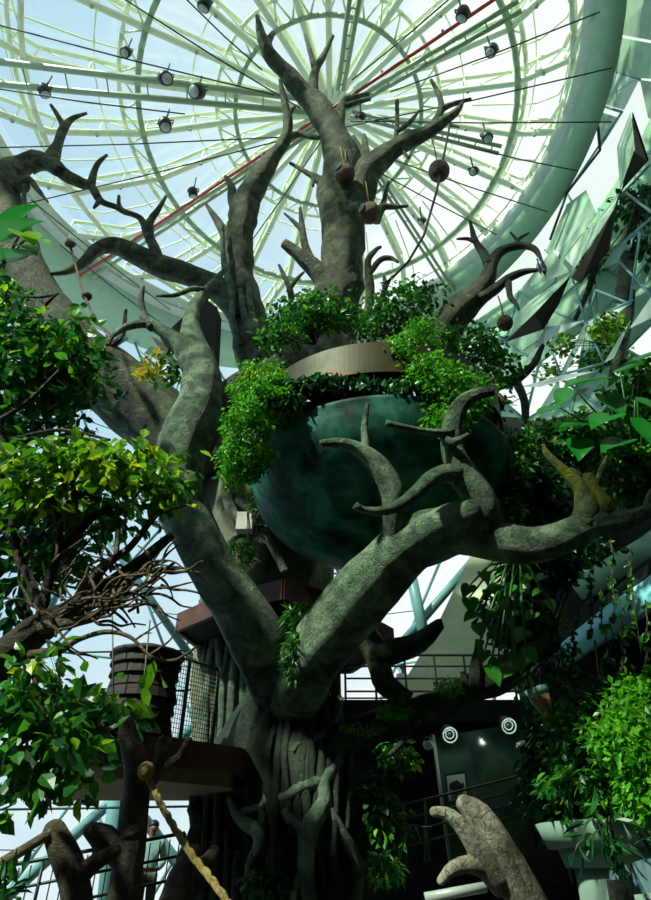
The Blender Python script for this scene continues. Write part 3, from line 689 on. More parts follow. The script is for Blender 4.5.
# big right limb
limb('branch', [(290, 712, 10.75, 74), (302, 675, 9.8, 70), (335, 628, 9, 66), (372, 580, 8.3, 66), (408, 545, 7.8, 60), (445, 530, 7.5, 52), (490, 540, 7.3, 46), (528, 546, 7.2, 40), (558, 540, 7.1, 37), (585, 527, 7, 34), (612, 522, 6.95, 25), (632, 518, 6.9, 19), (655, 508, 6.8, 13)], 'barkp',
     [[(584, 530, 7, 32), (588, 508, 6.95, 24), (582, 490, 6.9, 17), (566, 473, 6.9, 11), (548, 455, 6.85, 7), (543, 444, 6.8, 3)], [(602, 522, 7, 28), (599, 502, 6.95, 22), (590, 486, 6.9, 15), (588, 474, 6.85, 11)], [(596, 490, 7, 6), (601, 472, 6.9, 6), (607, 456, 6.9, 3)], [(645, 513, 6.85, 7), (650, 495, 6.8, 6), (660, 480, 6.8, 4)]], seg=24, rough=.08, tmat='mossy')
limb('branch', [(392, 566, 8.1, 34), (405, 548, 7.75, 34), (425, 532, 7.4, 34), (448, 519, 7.1, 32), (470, 512, 7, 30)], 'barkp', seg=18, rough=.07, rend=True, ws0=1.)
limb('branch', [(388, 568, 8.25, 32), (395, 545, 7.85, 30), (397, 515, 7.5, 26), (391, 486, 7.3, 23), (375, 462, 7.2, 19), (356, 448, 7.1, 13), (338, 443, 7, 10), (320, 443, 6.95, 6)], 'barkp', [[(368, 456, 7.15, 10), (366, 446, 7.1, 9), (364.5, 426, 7.05, 7.5), (367.6, 404, 7, 4)], [(326, 443, 7, 5), (322, 447, 6.95, 3)]], seg=18, rough=.06, ws0=1.05)
limb('branch', [(474, 540, 7.5, 40), (484, 520, 7.15, 36), (478, 495, 7, 30), (464, 476, 6.9, 27), (456, 460, 6.85, 23), (452, 442, 6.8, 20), (453, 422, 6.75, 18), (462, 404, 6.7, 16), (477, 394, 6.65, 13), (494, 391, 6.6, 9)], 'barkp',
     [[(462, 478, 6.9, 26), (449, 473, 6.8, 20), (434, 477, 6.7, 17), (416, 493, 6.6, 15), (400, 505, 6.55, 13), (382, 511, 6.5, 10), (364, 510, 6.45, 8), (355, 505, 6.4, 9)], [(454, 432, 6.75, 13), (440, 433, 6.6, 9), (421, 431, 6.5, 8), (402, 427, 6.4, 7), (386, 423, 6.35, 6)], [(441, 436, 6.7, 8), (452, 443, 6.6, 10), (460, 440, 6.55, 8), (469, 434, 6.5, 5)]], seg=20, rough=.07, ws0=1.08)
# right rear limb
limb('branch', [(425, 370, 11.4, 46), (440, 338, 11.2, 42), (456, 315, 11, 36), (476, 296, 10.8, 28), (487, 278, 10.6, 21), (492, 262, 10.5, 15), (502, 251, 10.4, 11), (520, 246, 10.3, 9), (534, 249, 10.2, 7), (540, 258, 10.2, 5), (544, 272, 10.1, 3)], 'barkd',
     [[(489, 266, 10.5, 12), (484, 254, 10.4, 9), (475, 240, 10.3, 7), (470, 221, 10.2, 3)], [(477, 243, 10.3, 5), (468, 239, 10.3, 4), (457, 239, 10.2, 2)], [(478, 300, 10.7, 14), (494, 290, 10.6, 12), (508, 279, 10.5, 9), (524, 272, 10.4, 7), (538, 270, 10.3, 4)], [(508, 280, 10.5, 7), (510, 296, 10.4, 6), (516, 304, 10.4, 4), (519, 310, 10.4, 2)], [(516, 246, 10.3, 5), (519, 239, 10.3, 4), (529, 233, 10.2, 2)], [(518, 241, 10.3, 4), (510, 232, 10.2, 2)]], seg=18, rough=.13, ridge=.05)
limb('branch', [(478, 400, 10.5, 26), (495, 385, 10.4, 16), (515, 380, 10.3, 12), (532, 366, 10.2, 8), (538, 355, 10.2, 7), (543, 345, 10.1, 5)], 'barkd', [[(522, 374, 10.3, 5), (519, 362, 10.2, 3)], [(515, 380, 10.3, 9), (524, 400, 10.3, 8), (526, 430, 10.3, 7), (528, 455, 10.3, 4)]], seg=10)
# limbs low on the right
limb('branch', [(340, 620, 10.2, 34), (368, 638, 10, 30), (379, 664, 9.9, 25), (386, 684, 9.8, 24), (410, 700, 9.8, 17)], 'bark', [[(372, 656, 9.9, 24), (390, 652, 9.8, 24), (410, 646, 9.7, 22), (428, 635, 9.6, 19), (439, 624, 9.5, 13), (438, 620, 9.5, 8)]], seg=14, rough=.12)
limb('branch', [(310, 770, 10.6, 50), (345, 738, 10.2, 34), (380, 722, 10, 30), (430, 704, 9.8, 28), (465, 690, 9.6, 29), (497, 676, 9.4, 28), (530, 656, 9.2, 26), (556, 640, 9, 16)], 'barkd', [[(420, 706, 9.6, 10), (413, 722, 9.5, 9), (402, 742, 9.4, 7), (389, 755, 9.3, 4)], [(440, 722, 9.5, 5), (470, 700, 9.3, 6), (505, 690, 9.1, 6), (545, 660, 8.9, 4)], [(476, 692, 9.4, 12), (476, 670, 9.3, 13), (479, 650, 9.2, 10), (477, 640, 9.2, 4)], [(466, 690, 9.4, 9), (463, 672, 9.4, 6)]], seg=16, rough=.16)
# roots plastered on the trunk
def tr(px, py, w, out=.13):
    Rm = min(47+(py-700)*.30, 88)*mpp(278, py, 11); mx = (px-max(294-(py-700)*.17, 278))*mpp(px, py, 10)
    Y = 11-math.sqrt(max(Rm*Rm-mx*mx, .02))-out
    return (px, py, Y, w)
def root(L, mat='root', tw=()):
    limb('root', [tr(*q) for q in L], mat, [[tr(*q) for q in T] for T in tw], seg=10, rough=.2, freq=2)
root([(339, 738, 10), (337, 760, 12), (322, 782, 14), (323, 803, 16), (309, 830, 18), (305, 868, 16), (312, 912, 13)], 'root', [[(322, 782, 12), (300, 788, 12), (288, 796, 10), (276, 799, 8)], [(308, 834, 15), (294, 824, 12), (284, 810, 8)], [(324, 804, 12), (340, 830, 12), (354, 855, 13), (358, 880, 12), (354, 915, 12)], [(306, 868, 10), (296, 885, 8), (292, 910, 8)]])
root([(230, 798, 9), (240, 818, 12), (257, 832, 12), (258, 846, 11), (249, 864, 9), (246, 890, 7)], 'root', [[(242, 812, 10), (262, 806, 9), (266, 790, 7), (267, 770, 5)]])
root([(292, 752, 8), (300, 744, 8), (318, 737, 8), (333, 722, 9), (340, 700, 8)], 'root')
for x0, x1, a, b, wd in ((196, 192, 790, 912, 12), (208, 204, 800, 912, 8), (219, 214, 795, 912, 10), (228, 226, 830, 912, 8), (200, 222, 905, 805, 6), (270, 266, 850, 912, 7), (330, 334, 850, 915, 8), (350, 346, 740, 830, 8), (322, 326, 690, 735, 10), (240, 236, 850, 912, 9), (282, 280, 868, 915, 6)):
    root([(x0, a, wd), ((x0+x1)/2+R.uniform(-3, 3), (a+b)/2, wd*1.1), (x1, b, wd)], 'trunk')

for k in range(13):
    x = 248+k*7+R.uniform(-2, 2); a = R.uniform(690, 760); b = R.uniform(800, 915)
    root([(x+max(0, (760-a)*.12), a, R.uniform(5, 9)), (x+R.uniform(-5, 5), (a*2+b)/3, R.uniform(6, 10)), (x+R.uniform(-6, 6), (a+b*2)/3, R.uniform(6, 10)), (x+R.uniform(-4, 4), b, R.uniform(5, 9))], 'trunk')
# ================================================================ hanging bowl planter
PX = at(378, 445, 9.5).x
PC = Vector((PX, 9.5, 0))
t = thing('hanging_planter', 'huge dark green bronze bowl planter with a brass hoop, held among the branches', 'planter', (PX, 9.5, 6.0))
prof = []
for i in range(15):
    a = PI/2*i/14
    prof.append((max(2.40*math.sin(a)**.9, .01), 7.66-1.52*math.cos(a)))
prof += [(2.42, 7.7), (2.36, 7.72), (2.28, 7.5)]
m = MB(); lathe(m, prof, PC, 72); m.build('bowl', M['bowl'], t)
m = MB(); lathe(m, [(2.24, 7.42), (.01, 7.6)], PC, 40); m.build('soil', M['soil'], t)
TL = Matrix.Rotation(math.radians(5), 3, 'X')
HC = Vector((PX, 9.5, 8.45))
m = MB(); lathe(m, [(2.28, 0), (2.36, 0), (2.36, .62), (2.28, .62), (2.28, 0)], HC, 180, TL); m.build('hoop', M['hoop'], t, smooth=False, label='aged brass hoop above the bowl')
for k in range(10):
    a = 2*PI*k/10+.2
    m = MB(); p = Vector((PX+2.25*math.cos(a), 9.5+2.25*math.sin(a), 7.6)); bar(m, p, p+Vector((0, 0, 1.0)), .04); m.build('post', M['rust'], t)
m = MB(); lathe(m, [(1.75, 7.5), (1.75, 9.0), (.01, 9.1)], PC, 40, wob=.05); m.build('planting_core', M['soil'], t)
def stems(mb, px, py, Y, base, n, r=.012):
    b = at(*base, Y)
    for i in range(n):
        e = at(px+R.uniform(-1, 1)*base[2] if len(base) > 2 else px+R.uniform(-25, 25), py+R.uniform(-12, 12), Y+R.uniform(-.3, .3))
        mid = b.lerp(e, .5)+Vector((R.uniform(-.1, .1), R.uniform(-.1, .1), .1)); tube(mb, [(b, r), (mid, r*.8), (e, r*.5)], 5, step=0)
def bush(name, label, cat, blobs, mat, root, kind='leaf', size=.14, group=None, droop=.3, clump=0, stem=True, up=.7, stemmat='brown', parts=None, sr=.014):
    """blobs: (px,py,Y,rx,ry,depth,n)"""
    base = at(*root)
    t = thing(name, label, cat, base, group)
    mb = MB()
    for (px, py, Y, rx, ry, dep, n) in blobs:
        foliage(mb, px, py, Y, rx, ry, dep, n, size, kind, droop, up, clump)
    mb.build('foliage', M[mat], t, smooth=False)
    if stem:
        s = MB()
        for (px, py, Y, rx, ry, dep, n) in blobs:
            for k in range(5):
                e = at(px+R.uniform(-.7, .7)*rx, py+R.uniform(-.7, .7)*ry, Y+R.uniform(-.5, .5)*dep)
                mid = base.lerp(e, .55)+Vector((R.uniform(-.15, .15), 0, R.uniform(0, .2)))
                tube(s, [(base, sr), (mid, sr*.8), (e, sr*.45)], 5, step=0)
        s.build('stem', M[stemmat], t)
    return t
bush('fern_bush', 'bright green ferny bush spilling over the left side of the bowl', 'plant', [(262, 395, 7.6, 34, 26, .5, 2200), (245, 440, 7.6, 26, 45, .4, 2800), (285, 405, 7.6, 30, 22, .4, 900), (262, 372, 8.2, 26, 16, .4, 700), (232, 465, 8, 14, 26, .3, 500)], 'lf_fern', (275, 400, 8.4), 'small', .085, droop=.6, clump=90)
bush('fern_bush', 'bright green ferny bush hanging over the right front of the bowl', 'plant', [(425, 375, 7.2, 34, 26, .4, 1500), (455, 395, 7.2, 36, 30, .4, 1500), (420, 340, 7.4, 24, 24, .4, 800), (448, 418, 7.0, 24, 16, .3, 600), (400, 350, 7.2, 16, 20, .3, 400)], 'lf_fern', (430, 372, 8), 'small', .085, droop=.4, clump=110)
bush('shrub', 'dark leafy shrub standing on top of the bowl left of the central trunk', 'shrub', [(300, 318, 8.6, 36, 20, .6, 800), (325, 308, 8.8, 36, 18, .6, 700), (280, 335, 8.3, 20, 14, .4, 300)], 'lf_mid', (315, 345, 8.8), 'leaf', .15, clump=70)
bush('shrub', 'airy shrub of small leaves on top of the bowl right of the central trunk', 'shrub', [(400, 310, 8.4, 36, 26, .6, 600), (422, 295, 8.4, 22, 18, .4, 220), (380, 325, 8.6, 34, 14, .5, 400)], 'lf_mid', (395, 345, 8.6), 'leaf', .13, clump=60)
bush('shrub', 'dark leafy shrub trailing down the right shoulder of the bowl', 'shrub', [(470, 345, 9, 34, 20, .6, 600), (498, 365, 9.2, 22, 22, .5, 350), (490, 400, 9, 16, 18, .4, 200)], 'lf_mid', (462, 370, 9), 'leaf', .14, clump=60)
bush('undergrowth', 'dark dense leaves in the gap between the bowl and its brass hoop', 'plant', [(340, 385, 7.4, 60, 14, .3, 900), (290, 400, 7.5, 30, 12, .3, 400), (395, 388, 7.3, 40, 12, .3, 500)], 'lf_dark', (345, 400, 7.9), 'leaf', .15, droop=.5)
bush('fern', 'small light fern at the left end of the brass hoop', 'fern', [(262, 375, 7.8, 22, 12, .3, 500)], 'lf_bright', (262, 385, 8.1), 'long', .12)
bush('bromeliad', 'yellow-tipped spiky plant sitting on the big limb behind the left fork', 'plant', [(150, 372, 9.6, 12, 9, .2, 40), (153, 360, 9.6, 4, 12, .1, 18)], 'lf_yel', (153, 388, 9.8), 'long', .30, droop=-.3, stem=False)
bush('orchid_plant', 'upright strappy green plant growing on the limb behind the pale fork', 'plant', [(160, 375, 10, 14, 22, .2, 60), (177, 378, 9.8, 5, 20, .1, 14)], 'lf_mid', (165, 398, 10.2), 'long', .42, droop=-.9, stem=False)
bush('hanging_fern', 'small fern with thin hanging roots under the pale box on the rear trunk', 'fern', [(236, 555, 10.4, 20, 16, .3, 260), (258, 505, 11, 10, 10, .2, 90), (263, 490, 11, 14, 14, .2, 120)], 'lf_mid', (250, 560, 10.9), 'long', .16)
bush('fern', 'dark fern clump growing in the main fork above the trunk', 'fern', [(305, 615, 9.3, 22, 14, .3, 220), (294, 655, 9.2, 7, 28, .2, 200)], 'lf_mid', (296, 640, 9.8), 'long', .18)
bush('fern', 'pale fern frond at the foot of the trunk on the right', 'fern', [(383, 869, 9, 16, 12, .2, 160)], 'lf_mid', (370, 878, 9.3), 'long', .15)
bush('fern', 'dark green tuft at the foot of the trunk front', 'fern', [(265, 885, 9.3, 22, 14, .2, 260)], 'lf_dark', (265, 900, 9.5), 'leaf', .12)
bush('moss_clump', 'green mossy plants along the top of the low right limb', 'plant', [(450, 686, 9.3, 16, 9, .2, 400), (395, 712, 9.5, 22, 6, .2, 300), (362, 728, 9.8, 22, 5, .2, 250)], 'lf_fern', (430, 700, 9.6), 'small', .05, stem=False)
# ================================================================ hanging things in the branches
def gourd(name, label, cat, px, py, Y, wpx, hpx, mat, hole=None, strap=None, group=None):
    c = at(px, py, Y); s = mpp(px, py, Y); r = wpx/2*s
    t = thing(name, label, cat, c-Vector((0, 0, r)), group)
    m = MB(); ball(m, c, r, 1, 1, hpx/wpx, 22, wob=.06); m.build('shell', M[mat], t)
    if hole:
        h = at(hole[0], hole[1], Y); d = (h-c); d.y = -math.sqrt(max(r*r*.98-d.x**2-d.z**2, .001)); n = d.normalized()
        q = n.to_track_quat('Z', 'Y').to_matrix()
        m = MB(); lathe(m, [(r*.38, -.03), (r*.38, .02), (.001, .025)], c+n*r*.93, 18, q); m.build('opening', M['black'], t, smooth=False)
        m = MB(); torus(m, c+n*r*.95, r*.4, r*.06, q, 18, 6); m.build('rim', M[mat], t)
    if strap:
        for a in strap:
            m = MB(); e = at(*a); b = c+Vector((0, 0, r*hpx/wpx*.93)); tube(m, [(b, .02), (b.lerp(e, .5)+Vector((.02, 0, 0)), .02), (e, .02)], 6, step=0); m.build('strap', M['rope'] if mat == 'clay' else M['coco'], t)
    return t
gourd('coconut', 'brown coconut hanging by a cord from the right fork', 'coconut', 439, 171, 9.9, 21, 25, 'coco', strap=[(430, 133, 10)], group='hanging husks')
gourd('nest_pot', 'round orange-brown pot with a side hole, hung on the central trunk', 'nest pot', 370, 213, 10.2, 22, 22, 'clay', hole=(361, 213), strap=[(362, 165, 10.4)])
gourd('coconut', 'open brown coconut shell tied to the central trunk under the fork', 'coconut', 345, 174, 10.1, 20, 20, 'clay', hole=(338, 173), strap=[(338, 140, 10.2), (345, 140, 10.2)], group='hanging husks')
gourd('coconut', 'dark round coconut hanging beside the tip of the lowest folded fin', 'coconut', 505, 323, 10.3, 16, 17, 'coco', strap=[(498, 296, 10.5)], group='hanging husks')
gourd('coconut', 'small brown coconut hanging at the right end of the shrub', 'coconut', 498, 402, 8.9, 14, 24, 'coco', strap=[(494, 372, 9.1)], group='hanging husks')
m = MB(); tube(m, [(at(x, y, Y), .035) for x, y, Y in ((450, 124, 9.75), (446, 145, 9.8), (437, 190, 9.85), (424, 235, 9.9), (408, 262, 10), (392, 278, 10.2), (382, 286, 10.4))], 7, step=0)
tag(m.build('hanging_rope', M['roped'], loc=at(447, 130, 9.8)), 'dark rope hanging in a curve from the right fork past the coconut', 'rope')
m = MB(); tube(m, [(at(x, y, Y), r) for x, y, Y, r in ((68, 240, 10.2, .05), (72, 252, 10.2, .04), (82, 290, 9.8, .03), (95, 320, 9.3, .03), (110, 335, 8.6, .035), (106, 345, 8.5, .06), (100, 352, 8.5, .05), (104, 362, 8.5, .02))], 7, step=0, rough=.2, freq=3)
ball(m, at(87, 296, 9.7), .12, 1, 1, .8, 10, .2); ball(m, at(70, 244, 10.1), .11, 1.4, 1, .8, 10, .2)
tag(m.build('hanging_vine', M['clay'], loc=at(68, 240, 10.2)), 'thin reddish vine with knots hanging below the curled left branch', 'vine')
# bird
b0 = at(541, 268, 10.2)
t = thing('bird', 'small blue-black bird perched at the tip of the right bare branch', 'bird', b0)
m = MB(); d = Vector((-.15, -.1, .9)).normalized()
tube(m, [(b0+Vector((.02, -.05, -.42)), .012), (b0+Vector((.02, -.05, -.25)), .035), (b0+Vector((.01, -.05, -.08)), .085), (b0+Vector((0, -.06, .08)), .10), (b0+Vector((-.02, -.07, .2)), .06), (b0+Vector((-.03, -.09, .27)), .065), (b0+Vector((-.03, -.11, .33)), .02)], 12, step=.4); m.build('body', M['bird'], t)
m = MB(); tube(m, [(b0+Vector((-.03, -.14, .29)), .018), (b0+Vector((-.04, -.22, .27)), .003)], 6, step=0); m.build('beak', M['black'], t)
for s in (-1, 1):
    m = MB(); tube(m, [(b0+Vector((s*.07, -.04, .12)), .03), (b0+Vector((s*.09, -.03, -.05)), .045), (b0+Vector((s*.05, -.02, -.3)), .01)], 8, step=.4); m.build('wing', M['bird'], t)
    m = MB(); bar(m, b0+Vector((s*.03, -.05, -.06)), b0+Vector((s*.03, .0, -.02)), .008); m.build('leg', M['black'], t)
# dark hopper behind the left limb
t = thing('loudspeaker', 'large dark brown angular hood hanging behind the pale left fork', 'loudspeaker hood', at(190, 345, 10.4))
m = MB(); prism(m, [at(x, y, 10.6) for x, y in ((160, 338), (182, 318), (207, 300), (217, 307), (214, 362), (196, 362), (180, 350))], .7, (0, .8, .3)); m.build('hood', M['under'], t, smooth=False)
m = MB(); prism(m, [at(x, y, 10.4) for x, y in ((151, 336), (162, 342), (178, 362), (164, 354))], .3, (0, .8, .3)); m.build('flap', M['under'], t, smooth=False)
m = MB(); bar(m, at(205, 305, 10.8), at(212, 285, 11.2), .05); m.build('bracket', M['black'], t)
m = MB(); prism(m, [atc(x, y, 14.7) for x, y in ((144, 353), (151, 346), (172, 355), (166, 364))], .1, (0, 1, .5)); tag(m.build('soffit_hatch', M['panelg'], loc=atc(144, 353, 14.7), smooth=False), 'small square hatch in the pale soffit left of the dark hood', 'hatch')
# pale box on the rear trunk
c = at(245, 523, 11.1); m = MB(); box(m, c, .33, .25, .40); t = thing('speaker_box', 'small pale square box fixed to the rear trunk under the bowl', 'box', c)
m.build('case', M['boxpale'], t, smooth=False); m = MB(); box(m, c+Vector((0, .3, 0)), .08, .5, .08); m.build('bracket', M['black'], t, smooth=False)

# ================================================================ platforms
def slab(name, mat, P, z0, z1, parent): 
    m = MB(); prism(m, [Vector((p[0], p[1], z0)) for p in P], z1-z0, (0, 0, 1)); return m.build(name, M[mat], parent, smooth=False)
A = [atz(178, 614, 6.0), atz(205, 603, 6.0), atz(252, 598, 6.0), atz(283, 596, 6.0), atz(322, 552, 6.0)]
A = [Vector((-2.9, 11.6, 6)), Vector((-1.9, 10.6, 6)), at(283, 597, 9.9), at(322, 551, 10.4), Vector((1.4, 12.5, 6)), Vector((.6, 14.6, 6)), Vector((-2.2, 14.8, 6))]
zz = A[2].z
t = thing('upper_platform', 'rust-red steel platform ringing the rear trunk below the bowl', 'platform', (A[2].x, A[2].y, zz))
slab('deck', 'dark', A, zz, zz+.06, t)
for i in range(len(A)):
    p = A[i].copy(); q = A[(i+1) % len(A)].copy(); p.z = q.z = zz+.13
    m = MB(); strip(m, p, q, .08, .36); m.build('fascia', M['rust'], t, smooth=False)
zl = 2.75
B = [at(101, 758, 8.2), at(165, 793, 8.6), at(239, 784, 9.4), Vector((-1.1, 11.5, 0)), Vector((-4.4, 11.5, 0)), Vector((-3.9, 9.2, 0))]
t = thing('lower_platform', 'brown steel platform with cream underside left of the trunk', 'platform', (B[1].x, B[1].y, zl))
slab('deck', 'slat', B, zl+.08, zl+.36, t)
cB = sum((Vector((p[0], p[1], 0)) for p in B), Vector())/len(B)
slab('soffit', 'creamslab', [cB+(Vector((p[0], p[1], 0))-cB)*.9 for p in B], zl-.12, zl+.08, t)
for i in range(len(B)):
    p = Vector((B[i][0], B[i][1], zl+.2)); q = Vector((B[(i+1) % len(B)][0], B[(i+1) % len(B)][1], zl+.2))
    m = MB(); strip(m, p, q, .06, .34); m.build('fascia', M['rust'], t, smooth=False)
# board hut on the lower platform
hc = at(138, 715, 9.6); hc.z = zl+.36
t = thing('board_hut', 'dark round hut of horizontal brown boards on the lower platform', 'hut', hc)
for k in range(8):
    m = MB(); r = .5+.02*math.sin(k*2.1); z = k*.165; lathe(m, [(r-.03, z), (r+.03, z+.01), (r, z+.15), (r-.05, z+.155)], hc, 22); m.build('board', M['slat'], t, smooth=False)
m = MB(); lathe(m, [(.58, 1.32), (.56, 1.38), (.2, 1.5), (.01, 1.52)], hc, 22); m.build('roof', M['slat'], t)
# mesh fence beside the hut
t = thing('mesh_fence', 'wire mesh fence with upright post between the hut and the rear trunk', 'fence', at(170, 745, 9.7))
a0, a1 = at(156, 742, 9.4), at(212, 742, 10.3); z0 = zl+.36; 
for f in (0, .4, 1):
    m = MB(); p = a0.lerp(a1, f); p.z = z0; bar(m, p, p+Vector((0, 0, 1.35)), .03, 8); m.build('post', M['railp'], t)
m = MB(); p = a0.copy(); q = a1.copy(); p.z = q.z = z0+1.33; bar(m, p, q, .025); m.build('top_rail', M['railp'], t)
m = MB()
for k in range(24):
    p = a0.lerp(a1, k/23); p.z = z0+.05; bar(m, p, p+Vector((0, 0, 1.25)), .006, 4)
for k in range(20):
    p = a0.copy(); q = a1.copy(); p.z = q.z = z0+.06+k*.065; bar(m, p, q, .006, 4)
m.build('wire_mesh', M['mesh'], t)
# hanging cords by the hut
for (x, y0, y1, Y, lab) in ((112, 600, 735, 8.9, 'thin pale cord hanging left of the board hut'), (150, 620, 740, 8.8, 'thin pale cord slanting in front of the board hut')):
    m = MB(); p = at(x, y0, Y); q = at(x-(12 if x > 140 else -2), y1, Y); tube(m, [(p, .012), (q, .012)], 5, step=0); tag(m.build('cord', M['railp'], loc=q), lab, 'cord')

# ================================================================ left foreground: window columns, railing, person, dead wood
def column(px0, py0, px1, py1, Y, r, lab):
    m = MB(); a, b = at(px0, py0, Y), at(px1, py1, Y); d = (b-a); tube(m, [(a-d*.25, r), (b+d*.35, r)], 16, step=0)
    tag(m.build('steel_column', M['teal'], loc=b+d*.35), lab, 'column', 'teal steel columns and braces')
column(124, 730, 107, 905, 20, .27, 'thick teal steel column standing left of the rear trunk')
column(200, 720, 20, 885, 21, .16, 'teal steel brace slanting down to the left behind the thick column')
column(100, 760, 190, 880, 21, .16, 'teal steel brace slanting down to the right behind the thick column')
column(410, 570, 425, 640, 20.5, .2, 'teal steel post seen below the right limb')
column(478, 555, 405, 640, 21, .16, 'teal steel brace sloping along the cream wall')
column(75, 545, 45, 620, 20, .16, 'teal steel brace behind the leafy tree')
column(95, 520, 165, 620, 20.5, .14, 'teal steel brace crossing behind the leafy tree trunk')
def railing(name, lab, P, h, nposts, rails, mat, r=.025, group='railings', bal=0):
    t = thing(name, lab, 'railing', P[0], group)
    for k in range(nposts):
        f = k/(nposts-1)*(len(P)-1); i = min(int(f), len(P)-2); p = P[i].lerp(P[i+1], f-i)
        m = MB(); bar(m, p, p+Vector((0, 0, h)), r*1.2, 8); m.build('post', M[mat], t)
    for z in rails:
        m = MB(); tube(m, [(p+Vector((0, 0, z)), r if z < h else r*1.3) for p in P], 7, step=0); m.build('rail', M[mat], t)
    if bal:
        for k in range(bal):
            f = (k+.5)/bal*(len(P)-1); i = min(int(f), len(P)-2); p = P[i].lerp(P[i+1], f-i)
            m = MB(); bar(m, p+Vector((0, 0, .05)), p+Vector((0, 0, h-.05)), r*.5, 6); m.build('baluster', M[mat], t)
    return t
zb = at(156, 822, 13).z-1.74
rp0, rp1 = at(-10, 869, 10.4), at(185, 833, 11.6)
zr = (rp0.z+rp1.z)/2-1.1
def zset(p, z): q = p.copy(); q.z = z; return q
railing('balcony_railing', 'dark railing at the lower left in front of the standing man', [zset(rp0, rp0.z-1.1), zset(rp1, rp1.z-1.1)], 1.1, 5, (.15, .5, .8, 1.1), 'rail', .022, bal=18)
m = MB(); c0 = at(80, 860, 12.5)
prism(m, [Vector((-11, 11.7, zb-.3)), Vector((-2.0, 11.7, zb-.3)), Vector((-1.6, 15, zb-.3)), Vector((-10, 18, zb-.3))], .3, (0, 0, 1)); struct(m.build('floor_gallery', M['darkwall'], smooth=False))
# thin horizontal window rails at left
m = MB()
for y in (782, 806, 650, 690): bar(m, at(-20, y+4, 19), at(215, y, 19), .03)
struct(m.build('trim_4', M['rail']))
# dead tree in the left foreground
t = thing('dead_tree', 'dark dead tree with broken forks standing in front of the lower platform', 'dead tree', at(126, 905, 6.2))
def lm(name, L, mat, parent, seg=14, rough=.12, rend=False, label=None, ridge=0.):
    m = MB(); tube(m, pts(L), seg, rough, ridge, 6, 2.0, step=.4, round_end=rend); return m.build(name, M[mat], parent, label=label)
lm('trunk', [(118, 960, 6.2, 42), (123, 900, 6.2, 34), (130, 850, 6.2, 29), (135, 800, 6.2, 27), (137, 770, 6.2, 25), (131, 745, 6.2, 20), (125, 720, 6.2, 14)], 'brown', t, 18, rend=True)
lm('branch', [(138, 790, 6.2, 22), (152, 775, 6.1, 20), (162, 760, 6, 16), (161, 745, 6, 13), (163, 740, 6, 11)], 'brown', t, rend=True)
lm('branch', [(155, 772, 6.1, 14), (168, 765, 6, 12), (180, 757, 5.95, 9), (189, 740, 5.9, 7)], 'brown', t, rend=True)
lm('branch', [(132, 868, 6.2, 22), (115, 848, 6.15, 24), (104, 838, 6.1, 23), (90, 830, 6, 14)], 'brown', t, rend=True)
m = MB(); tube(m, [(at(x, y, 6.2), w/2*mpp(x, y, 6.2)) for x, y, w in ((131, 840, 31), (133, 820, 30), (135, 800, 29.5))], 18, .05, step=.2); m.build('bark_wrap', M['coco'], t, label='ochre rope wrapping')
t = thing('forked_stump', 'dead forked stump at the bottom left with a pole leaning on it', 'stump', at(76, 905, 5.8))
lm('trunk', [(80, 960, 5.8, 34), (76, 900, 5.8, 28), (72, 875, 5.8, 27), (62, 850, 5.8, 24), (53, 830, 5.8, 20)], 'brown', t, rend=True)
lm('branch', [(74, 885, 5.8, 20), (88, 868, 5.8, 17), (104, 857, 5.8, 14), (118, 850, 5.9, 10)], 'brown', t)
m = MB(); tube(m, pts([(-15, 872, 5.9, 10), (20, 852, 5.8, 10), (50, 833, 5.7, 9)]), 10, .05, step=.5); tag(m.build('pole', M['twig'], loc=at(-15, 872, 5.9)), 'pale wooden pole leaning from the left edge onto the forked stump', 'pole')
t = thing('root_log', 'rough dark roots lying at the left foot of the giant tree', 'log', at(165, 900, 7.8))
lm('log', [(158, 940, 7.4, 30), (172, 900, 7.6, 24), (182, 870, 7.9, 18), (196, 850, 8.2, 12)], 'brown', t, rough=.22)
lm('log', [(168, 915, 7.8, 28), (186, 888, 8.2, 26), (205, 866, 8.6, 20), (215, 850, 8.9, 12)], 'brown', t, rough=.22)
lm('log', [(182, 862, 9, 12), (196, 825, 9.2, 14), (192, 808, 9.3, 12)], 'barkd', t, rough=.2)
m = MB()
L = [(144, 768, 5.7), (152, 785, 5.7), (162, 806, 5.6), (176, 830, 5.5), (192, 855, 5.4), (212, 880, 5.3), (232, 908, 5.2)]
Pn = crom([tuple(at(*q)) for q in L], 10)
for s in (0, 2.1, 4.2):
    tube(m, [(Vector(p)+Vector((math.cos(i*.55+s), 0, math.sin(i*.55+s)))*.015, .016) for i, p in enumerate(Pn)], 6, step=0)
ball(m, at(146, 771, 5.65), .07, 1, 1, 1, 10, .2)
tag(m.build('thick_rope', M['rope'], loc=at(232, 908, 5.2)), 'thick yellow twisted rope running down from the dead tree fork to the bottom edge', 'rope')

